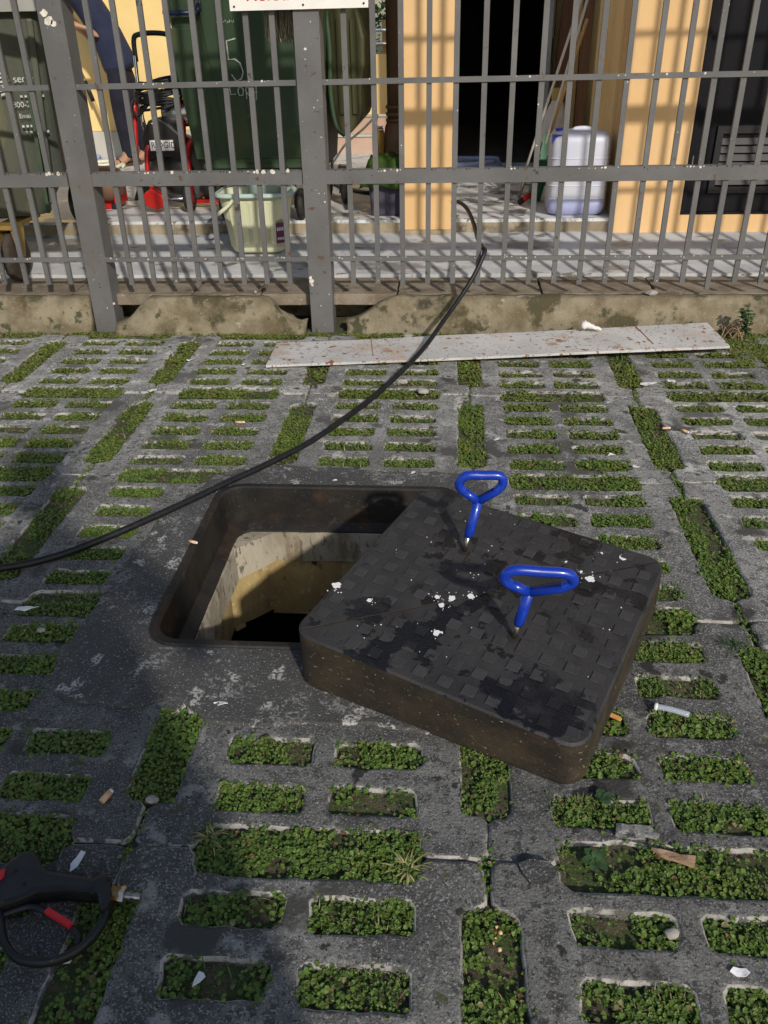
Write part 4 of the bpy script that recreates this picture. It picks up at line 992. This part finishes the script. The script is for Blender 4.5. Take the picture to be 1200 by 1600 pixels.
coil('hose_coil', 'pale blue hose coil on the floor behind the left fence post', (-1.72, 5.75, ZP), .17, 'pale_blue_hose', 3, .014)
coil('hose_coil', 'cream hose coil near the standing person', (-1.45, 5.55, ZP), .14, 'cream_cable', 2, .012)
bm = BM(); tube(bm, cr([(-.5,5.0,.318),(.2,5.2,.318),(.55,5.15,.318),(.9,5.3,.318)], 6), .012, 8)
tag(obj('floor_hose', bm, 'pale_blue_hose', None, True, base=(.3, 5.1, ZP)), 'straight pale blue hose crossing the floor by the steps', 'hose')
bm = BM(); tube(bm, cr([(.35,4.75,.316),(.55,4.45,.316),(.68,4.35,.318),(.95,4.3,.318)], 6), .012, 8); 
tag(obj('floor_cable', bm, 'hose_rubber', None, True, base=(.6, 4.5, ZP)), 'black cable on the wet floor behind the bin', 'cable')

# ------------------------------------------------------------------ crate with green cloth
ct = thing('crate', 'purple grey plastic crate beside the yellow pillar', 'crate', (.80, 3.80, ZP))
bm = BM(); loft(bm, [[(.802+x, 3.80+y, ZP+z) for x, y in rrect(-a, a, -b, b, .015, 3)] for a, b, z in ((.085, .07, .002), (.092, .075, .01), (.105, .085, .20), (.11, .09, .205), (.11, .09, .215), (.098, .078, .215), (.085, .068, .03))]); obj('tub', bm, 'crate_purple', ct)
for x in (.745, .80, .855):
    bm = BM(); box(bm, x-.005, x+.005, 3.71, 3.73, ZP+.02, ZP+.19); obj('rib', bm, 'crate_purple', ct)
cl = BM(); n = 22; rows = []
for i in range(n+1):
    row = []
    for j in range(n+1):
        u, v = (i/n-.5)*2, (j/n-.5)*2; d = max(abs(u), abs(v)); x, y = .79+u*.135, 3.79+v*.12
        z = ZP+.30-.015*d - (.13*max(0, d-.62)/.38 if d > .62 else 0) + .022*noise.noise(Vector((u*2.5, v*2.5, 4)))
        row.append(cl.verts.new((x, y, z)))
    rows.append(row)
for i in range(n):
    for j in range(n): cl.faces.new((rows[i][j], rows[i+1][j], rows[i+1][j+1], rows[i][j+1]))
bmesh.ops.solidify(cl, geom=cl.faces[:], thickness=.006)
tag(obj('green_bag', cl, 'green_cloth', None, True, base=(.79, 3.79, .5)), 'crumpled green cloth bag on top of the purple crate', 'bag')

# ------------------------------------------------------------------ drain cleaning machine
dm = thing('drain_machine', 'red framed drain cleaning machine with black drum and coiled cable', 'drain cleaner', (-.40, 4.0, ZP))
fr = [(-.60,3.90,.34),(-.60,3.90,.42),(-.575,3.92,.85)]
for x0, x1 in ((-.60, -.575), (-.33, -.31)):
    bm = BM(); tube(bm, cr([(x0+.02,3.86,.34),(x0,3.88,.45),(x0+.006,3.92,.66),(x1,3.95,.86)], 5), .015, 10); obj('frame_tube', bm, 'red_frame', dm, True)
bm = BM(); tube(bm, cr([(-.51,3.88,.36),(-.535,3.88,.50),(-.53,3.90,.62),(-.50,3.93,.67),(-.46,3.95,.66)], 5), .014, 10); tube(bm, cr([(-.30,3.88,.60),(-.28,3.88,.66),(-.23,3.92,.69),(-.18,3.98,.69)], 5), .016, 10); tube(bm, [(-.30,3.88,.60),(-.31,3.88,.36)], .014, 10); obj('guard_tube', bm, 'red_frame', dm, True)
bm = BM(); prism(bm, [(-.60,.39),(-.52,.44),(-.46,.40),(-.45,.345),(-.50,.325),(-.57,.35)], 3.84, 3.90, 'y'); obj('front_bracket', bm, 'red_frame', dm, bevel=.006)
bm = BM(); box(bm, -.33, -.18, 3.98, 4.03, .335, .355); obj('base_rail', bm, 'red_frame', dm)
for x0, x1 in ((-.555, -.555), (-.345, -.32)):
    bm = BM(); tube(bm, cr([(x0,3.98,.72),(x0-.002,4.0,.95),(x1,4.02,1.10)], 4), .010, 8); obj('handle_tube', bm, 'chrome', dm, True)
bm = BM(); tube(bm, cr([(-.555,4.02,1.05),(-.55,4.02,1.15),(-.52,4.02,1.175),(-.43,4.02,1.18),(-.355,4.02,1.165),(-.325,4.02,1.10),(-.315,4.02,.98),(-.315,4.02,.88)], 5), .013, 10); obj('handle_grip', bm, 'black_rubber', dm, True)
bm = BM(); Mx = Matrix.Rotation(R(-18), 4, 'Y') @ Matrix.Rotation(R(0), 4, 'Z')
lathe(bm, [(.05, -.10), (.13, -.095), (.175, -.06), (.185, 0), (.175, .05), (.12, .085), (.06, .09)], (-.385, 4.03, .515), 30, 'y'); drum = obj('drum', bm, 'drum_grey', dm, True)
bm = BM(); lathe(bm, [(.03, -.02), (.095, -.015), (.10, 0), (.06, .02)], (-.385, 3.925, .50), 24, 'y'); obj('drum_hub', bm, 'machine_black', drum, True)
bm = BM(); lathe(bm, [(.10, -.05), (.165, -.04), (.18, .0), (.165, .05), (.10, .06)], (-.245, 4.12, .50), 26, 'x'); obj('rear_drum', bm, 'drum_grey', dm, True)
bm = BM(); prism(bm, [(-.545,.56),(-.548,.70),(-.50,.775),(-.44,.79),(-.38,.75),(-.325,.70),(-.305,.60),(-.32,.55),(-.40,.59),(-.49,.585)], 3.90, 4.00, 'y'); obj('housing', bm, 'machine_black', dm, bevel=.014)
bm = BM(); lathe(bm, [(.03, -.10), (.062, -.095), (.066, -.03), (.066, .05), (.06, .06)], (-.335, 3.99, .80), 22, 'x'); lathe(bm, [(.068, .05), (.07, .055), (.07, .11), (.05, .125)], (-.335, 3.99, .80), 22, 'x'); mo = obj('motor', bm, 'motor_silver', dm, True)
bm = BM(); lathe(bm, [(.066, 0), (.069, .004), (.069, .03), (.05, .04)], (-.225, 3.99, .80), 22, 'x'); obj('motor_cap', bm, 'machine_black', mo, True)
bm = BM(); box(bm, -.505, -.375, 3.890, 3.8985, .625, .678); pt = obj('name_plate', bm, 'label_white', dm, bevel=.003)
lettering('lettering', 'RIDGID', .042, 'label_black', pt, Matrix.Translation((-.498, 3.8885, .640)) @ FRONT)
bm = BM(); rr_ = random.Random(3)
for k in range(11):
    z = .84+.016*k*.7; a0 = rr_.random()
    pts = [(-.435+(.115+.02*rr_.random())*math.cos(2*math.pi*q/14+a0), 3.96+(.07)*math.sin(2*math.pi*q/14+a0), z+.022*math.sin(2*math.pi*q/14+a0*5)+.008*rr_.random()) for q in range(14)]
    tube(bm, cr(pts, 2, True), .007, 6, True)
tube(bm, cr([(-.56,3.9,.88),(-.575,3.89,.84),(-.55,3.9,.80),(-.48,3.91,.86),(-.40,3.92,.92)], 5), .009, 7)
obj('cable_coil', bm, 'hose_rubber', dm, True)
wheel(dm, (-.325, 3.90, ZP+.078), .078, .04, 'x'); wheel(dm, (-.18, 4.10, ZP+.078), .078, .04, 'x')
bm = BM(); tube(bm, [(-.52, 3.88, .385), (-.30, 3.88, .375)], .007, 8); obj('axle_bar', bm, 'chrome', dm, True)

# brown tank on a red stand, left of the machine
tk = thing('compressor', 'brown cylindrical tank on a red stand behind the left post', 'compressor', (-.86, 4.05, ZP))
bm = BM(); lathe(bm, [(.04, -.13), (.085, -.11), (.10, -.07), (.10, .07), (.085, .11), (.04, .13)], (-.885, 4.06, .43), 24, 'x'); obj('tank', bm, 'tank_brown', tk, True)
bm = BM(); box(bm, -.97, -.79, 3.98, 4.14, ZP+.002, ZP+.03); prism(bm, [(-.80,.33),(-.765,.33),(-.765,.42),(-.79,.46)], 3.98, 4.12, 'y'); obj('stand', bm, 'red_frame', tk, bevel=.004)
bm = BM(); tube(bm, [(-.95, 4.02, .53), (-.90, 4.02, .56)], .026, 12); obj('gauge', bm, 'red_plastic', tk, True)
for x in (-.945, -.80):
    bm = BM(); lathe(bm, [(.02, 0), (.02, .03)], (x, 3.99, ZP+.001), 10); obj('foot', bm, 'black_rubber', tk)
tb = thing('toolbox', 'dark green toolbox on the floor behind the red machine', 'toolbox', (-.66, 4.35, ZP))
bm = BM(); prism(bm, [(-.78, ZP+.002), (-.54, ZP+.002), (-.54, ZP+.12), (-.60, ZP+.16), (-.72, ZP+.14)], 4.25, 4.42, 'y'); obj('case', bm, 'bin_green', tb, bevel=.008)
bm = BM(); tube(bm, cr([(-.70,4.33,ZP+.14),(-.68,4.33,ZP+.18),(-.60,4.33,ZP+.18),(-.59,4.33,ZP+.155)], 4), .008, 8); obj('carry_handle', bm, 'black_rubber', tb, True)

# ------------------------------------------------------------------ mop
mp = thing('mop', 'grey string mop hung head down from the fence by the sign', 'mop', (.45, 2.90, 1.1))
bm = BM(); rq = random.Random(5)
for k in range(120):
    x = .382+.115*rq.random(); y = 2.885+.05*rq.random(); L_ = .12+.05*rq.random()*(1-abs((x-.44)/.08)*.5)
    pts = [(x, y, 1.30), (x+.006*rq.uniform(-1, 1), y-.008*rq.random(), 1.30-L_*.5), (x+.012*rq.uniform(-1, 1), y-.01*rq.random(), 1.30-L_)]
    tube(bm, cr(pts, 3), [.0032]*6+[.002], 5)
obj('strings', bm, 'mop_string', mp, True)
bm = BM(); box(bm, .378, .50, 2.88, 2.94, 1.30, 1.335); obj('clamp', bm, 'drum_grey', mp, bevel=.004)
bm = BM(); tube(bm, [(.505, 2.90, 1.50), (.50, 2.90, 1.11), (.522, 2.91, .2)], .011, 8); obj('handle', bm, 'fence_paint', mp, True)

# broom stick by the rear wall
bs = thing('broom_stick', 'thin brown stick with dark grip leaning on the rear wall', 'stick', (-1.62, 6.1, ZP))
bm = BM(); tube(bm, [(-1.60, 6.12, .50), (-1.76, 6.17, .98)], .012, 8); obj('stick', bm, 'timber', bs, True)
bm = BM(); tube(bm, [(-1.675, 6.135, .72), (-1.72, 6.15, .86)], .018, 8); obj('grip', bm, 'black_rubber', bs, True)

# ------------------------------------------------------------------ people
def hand(parent, wrist, d, up, m='skin', s=1.):
    """Palm, four fingers and a thumb, slightly curled."""
    w, d, up = Vector(wrist), Vector(d).normalized(), Vector(up).normalized(); sd = d.cross(up).normalized(); up = sd.cross(d)
    N = [(w, .023*s), (w+d*.045*s, (.036*s, .018*s)), (w+d*.085*s, (.038*s, .016*s))]; E_ = [(0, 1), (1, 2)]
    for k, (o, L) in enumerate(((-.028, .062), (-.010, .074), (.009, .070), (.027, .055))):
        b = w+d*.085*s+sd*o*s; i = len(N)
        N += [(b+d*.012*s, .0092*s), (b+d*L*.55*s-up*.012*s, .0085*s), (b+d*L*.85*s-up*.034*s, .0075*s)]; E_ += [(2, i), (i, i+1), (i+1, i+2)]
    i = len(N); N += [(w+d*.035*s-sd*.035*s, .011*s), (w+d*.065*s-sd*.055*s-up*.012*s, .0095*s), (w+d*.09*s-sd*.052*s-up*.026*s, .0085*s)]; E_ += [(1, i), (i, i+1), (i+1, i+2)]
    return N, E_
def person(lab, loc, J, shirt, trousers, feet_dir, group=None, k_=1.):
    """J holds joint positions; body is one surface, shirt, trousers, hair and sandals are worn over it."""
    t = thing('person', lab, 'person', loc, group)
    V = lambda k: Vector(J[k])
    N = [(V('pelvis'), .095*k_), (V('waist'), .115*k_), (V('chest'), .135*k_), (V('neck'), .052), (V('chin'), .062), (V('head'), .088), (V('crown'), .06)]
    E_ = [(0, 1), (1, 2), (2, 3), (3, 4), (4, 5), (5, 6)]
    fd = Vector(feet_dir).normalized()
    face = Vector(J['face']).normalized(); N.append((V('chin').lerp(V('head'), .45)+face*.095, .013)); E_.append((4, 7))
    for s in 'lr':
        i = len(N); N += [(V('sh_'+s), .058), (V('el_'+s), .042), (V('wr_'+s), .027)]; E_ += [(2, i), (i, i+1), (i+1, i+2)]
        hd = (V('wr_'+s)-V('el_'+s)).normalized()
        hn, he = hand(t, V('wr_'+s)+hd*.02, hd, (0, 0, 1)); b = len(N); N += hn; E_ += [(a+b, c+b) for a, c in he]; E_.append((i+2, b))
        i = len(N); a = V('an_'+s); N += [(V('hip_'+s)-Vector((0, 0, .05)), .075), (V('kn_'+s), .052), (a, .037), (a+Vector((0, 0, -.045))-fd*.03, .032), (a+fd*.07+Vector((0, 0, -.05)), .034), (a+fd*.145+Vector((0, 0, -.058)), (.036, .02))]; E_ += [(0, i), (i, i+1), (i+1, i+2), (i+2, i+3), (i+2, i+4), (i+4, i+5)]
    skin('body', N, E_, 'skin', t)
    hipm = (V('hip_l')+V('hip_r'))/2
    N = [(V('pelvis')+(V('pelvis')-V('waist'))*.45, .160), (V('pelvis'), .160), (V('pelvis').lerp(V('waist'), .4), .146), (V('waist'), .142), (V('chest'), .165), (V('neck').lerp(V('chest'), .45), .105)]; E_ = [(0, 1), (1, 2), (2, 3), (3, 4), (4, 5)]
    for s in 'lr':
        i = len(N); N += [(V('sh_'+s), .086), (V('sh_'+s).lerp(V('el_'+s), .35), .072), (V('sh_'+s).lerp(V('el_'+s), .72), .062)]; E_ += [(4, i), (i, i+1), (i+1, i+2)]
    skin('shirt', [(c, r*k_) for c, r in N], E_, shirt, t)
    N = [(V('pelvis'), .098), (V('pelvis').lerp(V('waist'), .5), .118)]; E_ = [(0, 1)]
    for s in 'lr':
        i = len(N); N += [(V('hip_'+s)-Vector((0, 0, .05)), .102), (V('hip_'+s).lerp(V('kn_'+s), .5), .092), (V('kn_'+s), .076), (V('kn_'+s).lerp(V('an_'+s), .55), .068), (V('an_'+s)+Vector((0, 0, .0)), .062), (V('an_'+s)-Vector((0, 0, .03)), .060)]; E_ += [(0, i)]+[(i+k, i+k+1) for k in range(5)]
    skin('trousers', [(c, r*k_) for c, r in N], E_, trousers, t)
    N = [(V('head')-face*.02, .099), (V('crown')-face*.015, .075), (V('chin').lerp(V('head'), .6)-face*.055, .06)]
    skin('hair', N, [(0, 1), (0, 2)], 'hair', t)
    for s in 'lr':
        a = V('an_'+s); bm = BM(); c = a+fd*.055; sd = Vector((fd.y, -fd.x, 0))
        P = [(c+fd*u*.135+sd*w) for u, w in ((-1, -.028), (-1, .028), (-.2, .034), (.5, .044), (1, .022), (1, -.022), (.5, -.044), (-.2, -.034))]
        prism(bm, [(q.x, q.y) for q in P], loc[2]+.002, loc[2]+.016)
        tube(bm, [c+sd*.042+fd*.03+Vector((0, 0, -.06)), c+fd*.05+Vector((0, 0, -.02)), c-sd*.042+fd*.03+Vector((0, 0, -.06))], .009, 6)
        obj('sandal', bm, 'sandal', t)
    return t
person('person in navy shirt and dark trousers bending forward by the yellow wall', (-1.30, 5.8, ZP),
    dict(pelvis=(-1.305,5.82,1.00), waist=(-1.365,5.81,1.19), chest=(-1.495,5.80,1.45), neck=(-1.605,5.79,1.65), chin=(-1.660,5.78,1.73), head=(-1.685,5.77,1.81), crown=(-1.700,5.77,1.89), face=(-.9,-.15,-.4),
         sh_l=(-1.570,5.62,1.50), el_l=(-1.670,5.60,1.285), wr_l=(-1.515,5.64,1.235), sh_r=(-1.590,5.97,1.50), el_r=(-1.700,5.99,1.29), wr_r=(-1.590,5.94,1.20),
         hip_l=(-1.305,5.755,.93), kn_l=(-1.315,5.73,.64), an_l=(-1.295,5.71,.385), hip_r=(-1.295,5.885,.93), kn_r=(-1.270,5.89,.64), an_r=(-1.220,5.90,.385)), 'navy_shirt', 'navy_trousers', (-.75, -.66, 0), k_=.86)
PX, PY = 1.09, -1.27
ph = person('person in grey jacket standing behind the viewpoint, holding a phone', (PX, PY, 0),
    dict(pelvis=(PX+.02,PY,.98), waist=(PX+.02,PY,1.13), chest=(PX+.01,PY+.02,1.36), neck=(PX,PY+.04,1.52), chin=(PX,PY+.07,1.60), head=(PX,PY+.06,1.68), crown=(PX,PY+.05,1.75), face=(0,.9,-.4),
         sh_l=(PX-.19,PY+.02,1.40), el_l=(PX-.29,PY+.08,1.14), wr_l=(PX-.03,PY+.235,1.17), sh_r=(PX+.20,PY+.02,1.40), el_r=(PX+.33,PY+.08,1.13), wr_r=(PX+.12,PY+.235,1.17),
         hip_l=(PX-.13,PY,.93), kn_l=(PX-.20,PY+.02,.5), an_l=(PX-.23,PY,.075), hip_r=(PX+.15,PY,.93), kn_r=(PX+.21,PY+.02,.5), an_r=(PX+.24,PY,.075)), 'jacket_grey', 'navy_trousers', (0, 1, 0))
bm = BM(); loft(bm, [[(PX+.03+rx*math.cos(a*math.pi/14), PY+ry*math.sin(a*math.pi/14), z) for a in range(28)] for rx, ry, z in ((.33, .20, .42), (.315, .19, .6), (.27, .17, .85), (.20, .15, 1.05), (.17, .13, 1.2))]); obj('added_coat', bm, 'jacket_grey', ph, True)  # unseen wide coat, added to close the sunlit gap in this figure's shadow
bm = BM(); box(bm, PX, PX+.085, PY+.285, PY+.294, 1.13, 1.285); po = thing('phone', 'black phone held up by the standing person behind the viewpoint', 'phone', (PX+.04, PY+.29, 1.13)); obj('case', bm, 'phone_black', po, bevel=.003)
bm = BM(); lathe(bm, [(.006, 0), (.006, .002)], (PX+.065, PY+.294, 1.26), 12, 'y'); obj('lens', bm, 'phone_black', po)

# ------------------------------------------------------------------ weeds
def leafpath(bm, o, a, L, w, lift, droop=.5, fold=.25, n=5):
    d = Vector((math.cos(a), math.sin(a), 0)); s = Vector((-d.y, d.x, 0)); rows = []
    for k in range(n+1):
        t = k/n; c = Vector(o)+d*L*t+Vector((0, 0, lift*(t-droop*t*t))); ww = w*math.sin(math.pi*min(1, .12+.88*t))**.7*(1 if t < 1 else 0)
        rows.append([bm.verts.new(c-s*ww+Vector((0, 0, ww*fold))), bm.verts.new(c), bm.verts.new(c+s*ww+Vector((0, 0, ww*fold)))])
    for A_, B_ in zip(rows, rows[1:]):
        for k in range(2): bm.faces.new((A_[k], A_[k+1], B_[k+1], B_[k]))
def weed(lab, c, leaves, mats='weed_leaf', seed=1, blade=False):
    t = thing('weed', lab, 'weed', c); rw = random.Random(seed)
    bm = BM(); tube(bm, [c, (c[0], c[1], c[2]+.012)], .003, 6); obj('stem', bm, 'weed_leaf', t)
    for k in range(leaves):
        bm = BM(); a = k*2.4+rw.random()
        if blade: leafpath(bm, (c[0]+rw.uniform(-.008,.008), c[1]+rw.uniform(-.008,.008), c[2]), a, rw.uniform(.02, .05), rw.uniform(.0008, .0017), rw.uniform(.008, .045), .9, .3, 5)
        else: leafpath(bm, (c[0], c[1], c[2]+.008), a, rw.uniform(.014, .030), rw.uniform(.006, .011), rw.uniform(-.002, .012), .9, .25, 6)
        obj('leaf', bm, mats, t, True)
weed('broad leaved dark green weed in the wide slot below the cover corner', (1.395, .005, 0), 8, seed=2)
weed('small broad leaved weed in the slot nearest the cover corner', (1.425, .135, 0), 4, seed=3)
mat('dry_blade', (.2,.2,.06), (.34,.3,.14), 40, .7)
weed('yellowing grass tuft at the right end of the wide slot', (1.083, -.022, -.005), 34, 'dry_blade', 5, True)
weed('pale dry grass tuft at the sunny edge of the shadow in the wide slot', (.742, .018, -.005), 24, 'dry_blade', 6, True)
weed('bright green grass tuft in the slot left of the cover handle', (1.78, .58, 0), 26, 'weed_leaf', 7, True)
kp = thing('kerb_plant', 'leafy green plant sprouting against the kerb right of the metal sheet', 'plant', (2.40, 2.62, 0)); rk = random.Random(8)
for k in range(9):
    a = rk.random()*6.28; L_ = rk.uniform(.04, .11); tip = Vector((2.40+L_*.5*math.cos(a), 2.62+L_*.4*math.sin(a), rk.uniform(.07, .155)))
    bm = BM(); tube(bm, cr([(2.40, 2.62, 0), (2.40+L_*.15*math.cos(a), 2.62+L_*.15*math.sin(a), tip.z*.6), tip], 3), .0018, 5); st_ = obj('stem', bm, 'weed_leaf', kp)
    for q in range(7):
        bm = BM(); c = Vector((2.40, 2.62, 0)).lerp(tip, .35+.65*q/6); leafpath(bm, c, rk.random()*6.28, rk.uniform(.018, .032), rk.uniform(.006, .010), rk.uniform(-.01, .015)); obj('leaf', bm, 'weed_leaf', st_, True)
dryt = thing('dry_twigs', 'tangle of dry brown twigs between the metal sheet and the plant', 'twigs', (2.34, 2.66, 0))
for k in range(14):
    a = rk.random()*6.28; bm = BM(); p0 = Vector((2.33+rk.uniform(-.05, .05), 2.64+rk.uniform(-.03, .03), .01)); tube(bm, cr([p0, p0+Vector((.03*math.cos(a), .02*math.sin(a), .05*rk.random()+.02)), p0+Vector((.07*math.cos(a), .04*math.sin(a), .03*rk.random()))], 3), .0016, 5); obj('twig', bm, 'dry_wood', dryt)

# ------------------------------------------------------------------ litter
def flat_bit(name, lab, cat, x, y, P, m, z=.004, h=.0015, rot=0., curl=.004):
    bm = BM(); Mx = Matrix.Translation((x, y, z)) @ Matrix.Rotation(R(rot), 4, 'Z'); Q = []
    prism(bm, P, 0, h, M=Mx)
    bmesh.ops.triangulate(bm, faces=[f for f in bm.faces if len(f.verts) > 4]); bmesh.ops.subdivide_edges(bm, edges=bm.edges[:], cuts=1)
    for v in bm.verts: v.co.z += curl*(.5+noise.noise(Vector((v.co.x*60, v.co.y*60, 2))))
    return tag(obj(name, bm, m, None, base=(x, y, z)), lab, cat)
def butt(lab, x, y, rot, L=.026, z=.009, r=.0042):
    t = thing('cigarette_butt', lab, 'cigarette butt', (x, y, z), 'cigarette butts on the ground'); d = Vector((math.cos(R(rot)), math.sin(R(rot)), 0)); c = Vector((x, y, z))
    bm = BM(); tube(bm, [c-d*L/2, c+d*L*.3], r, 10); obj('filter', bm, 'butt_filter', t, True)
    bm = BM(); tube(bm, [c+d*L*.3, c+d*L/2], [r*.95, r*.7], 10); obj('paper_end', bm, 'paper_white', t, True)
butt('tan cigarette butt on the left rim of the manhole', .464, .926, -20, .026, .016)
butt('tan cigarette butt lying in the shadow left of the grassy slot', .535, .088, 70, .028, .011, .006)
butt('cigarette butt in a slot above the hose, left of the middle', .412, 1.717, 2, .034, .006)
butt('cigarette butt in a slot at the far right', 1.928, 1.679, -50, .03)
butt('second cigarette butt just left of the far right one', 1.872, 1.70, 10, .028)
flat_bit('paper_scrap', 'torn strip of white paper above the spray gun', 'paper', .531, -.043, [(-.020,-.006),(-.006,-.009),(.004,-.006),(.020,.002),(.018,.011),(.003,.004),(-.010,.003)], 'paper_white', .003, .001, 62)
flat_bit('orange_stick', 'short orange wooden stick by the right side of the cover', 'stick', 1.474, .343, [(-.020,-.005),(.018,-.0045),(.021,0),(.018,.0045),(-.020,.005)], 'orange_wood', .004, .003, -32, .001)
pt_ = thing('plastic_tube', 'clear plastic tube lying over a slot at the right', 'plastic tube', (1.594, .357, .008))
bm = BM(); tube(bm, cr([(1.565,.368,.010),(1.59,.360,.012),(1.625,.348,.010)], 4), .0062, 10); obj('tube_body', bm, 'clear_plastic', pt_, True)
bm = BM(); tube(bm, [(1.562,.369,.010),(1.568,.367,.010)], .008, 10); obj('tube_cap', bm, 'label_white', pt_, True)
flat_bit('wood_chip', 'flat brown wood chip in the wide slot at the lower right', 'wood chip', 1.523, .020, [(-.036,.006),(-.02,-.004),(0,-.008),(.032,-.011),(.034,.008),(.01,.006),(-.01,.008)], 'dry_wood', .002, .007, -12, .004)
flat_bit('concrete_shard', 'grey concrete flake with ragged end beside the lower right slot', 'concrete flake', 1.470, .070, [(-.034,-.012),(-.012,-.016),(.012,-.014),(.016,-.009),(.034,-.011),(.040,-.002),(.030,.002),(.031,.009),(.012,.013),(-.010,.011),(-.030,.013)], 'concrete_shard', -.002, .006, -4, .004)
flat_bit('concrete_shard', 'dark rounded concrete flake on the paver joint at bottom centre', 'concrete flake', 1.296, -.022, [(-.030,.012),(-.024,-.006),(-.012,-.022),(.006,-.028),(.022,-.018),(.034,.004),(.02,.018),(-.01,.022)], 'surround_concrete', .003, .008, 0, .002)
bn = thing('bone_scrap', 'cream coloured curled scrap lying on the white metal sheet', 'scrap', (1.735, 2.60, .06))
bm = BM(); tube(bm, cr([(1.70,2.605,.066),(1.72,2.60,.072),(1.75,2.59,.066),(1.785,2.582,.058)], 5), [.006,.010,.014,.017,.018,.017,.015,.013,.011,.010,.009,.008,.007,.006,.005,.003], 8)
for v in bm.verts: v.co += Vector((1, 1, 1))*.004*noise.noise(v.co*60)
obj('curl', bm, 'white_sack', bn, True)
bm = BM(); tube(bm, [(1.71,2.61,.07),(1.722,2.618,.085)], [.007, .003], 6); obj('flap', bm, 'paper_white', bn, True)
W = [(.683,.336,.010,'white paper fleck on the dark concrete below the manhole',0),(.206,.553,.009,'round white pebble in the slot left of the manhole',0),(1.89,2.102,.024,'crumpled white plastic scrap below the right end of the metal sheet',20),
     (1.982,2.13,.018,'folded white scrap right of the crumpled plastic',-10),(.010,2.001,.013,'white fleck on the joint of the left pavers',40),(1.034,1.354,.006,'tiny white fleck on the far rim of the manhole',0),(.06,2.33,.012,'white fleck in a slot near the left kerb',30),(.30,2.28,.012,'white fleck right of a slot by the middle kerb',70),
     (.70,1.96,.014,'white pebble in the joint below the metal sheet',0),(1.045,2.005,.018,'pale pebble in the wide slot below the metal sheet',0),(.96,2.64,.016,'pale stone at the foot of the right kerb',0),(1.30,1.60,.010,'small white scrap in the vertical slot left of centre right',15),(2.02,2.78,.022,'pinkish stone lying on the drain slab',0),(2.52,2.58,.02,'cream stone under the kerb plant',0),
     (.79,-.226,.010,'white torn scrap in the slot at bottom left',60),(.585,-.205,.009,'white fleck inside the gun trigger guard',70),(.618,.088,.010,'pale pebble at the foot of the vertical slot',0),(1.575,-.17,.011,'pale blue scrap in the lower right slot',0),(1.49,-.115,.010,'pale stone at the upper edge of the lower right slot',0),(1.72,1.42,.010,'white fleck in the right vertical slot',20),(1.66,1.50,.009,'white fleck in a slot far right of the handle',20),(.80,1.30,.007,'white chip on the far surround',0)]
for i, (x, y, r, lab, rot) in enumerate(W):
    stone = 'stone' in lab or 'pebble' in lab; z = .152 if y > 2.75 else .004
    if stone:
        bm = BM(); bmesh.ops.create_icosphere(bm, subdivisions=2, radius=r)
        for v in bm.verts: v.co = Vector((v.co.x*1.25, v.co.y*.85, v.co.z*.6))*(1+.3*noise.noise(v.co*90+Vector((i, 0, 0))))+Vector((x, y, z+r*.3))
        tag(obj('pebble', bm, 'stone_pale', None, False, base=(x, y, z)), lab, 'pebble')
    else:
        rw = random.Random(i); P = [(r*(.6+.7*rw.random())*math.cos(a*1.0472)*1.3, r*(.5+.6*rw.random())*math.sin(a*1.0472)*.8) for a in range(6)]
        flat_bit('paper_scrap', lab, 'paper', x, y, P, 'paper_white', z, .0015, rot, .006)
flat_bit('paper_scrap', 'pointed white leaf shaped scrap in the left slot', 'paper', .132, .632, [(-.026,-.005),(0,-.008),(.03,.006),(.005,.008),(-.02,.006)], 'paper_white', .004, .001, 5)
bm = BM()
for k in range(5): bmesh.ops.create_icosphere(bm, subdivisions=1, radius=.0028+.0012*math.sin(k*2.), matrix=Matrix.Translation((1.226+.006*math.sin(k*1.7), -.118-.009*k, .003)))
for v in bm.verts: v.co += Vector((1, 1, .4))*.0018*noise.noise(v.co*300)
tag(obj('food_scrap', bm, 'butt_filter', None, True, base=(1.228, -.133, 0)), 'orange crumbs at the top of the lower vertical slot', 'scrap')
tw = thing('rusty_rod', 'dark twig sticking up on the drain slab between the posts', 'twig', (.27, 2.82, .15))
bm = BM(); tube(bm, cr([(.255,2.812,.150),(.275,2.83,.165),(.315,2.85,.20)], 3), .003, 6); obj('rod', bm, 'bark', tw)
bm = BM(); bmesh.ops.create_icosphere(bm, subdivisions=1, radius=.009, matrix=Matrix.Translation((.253, 2.81, .155))); obj('lump', bm, 'stone_pale', tw)
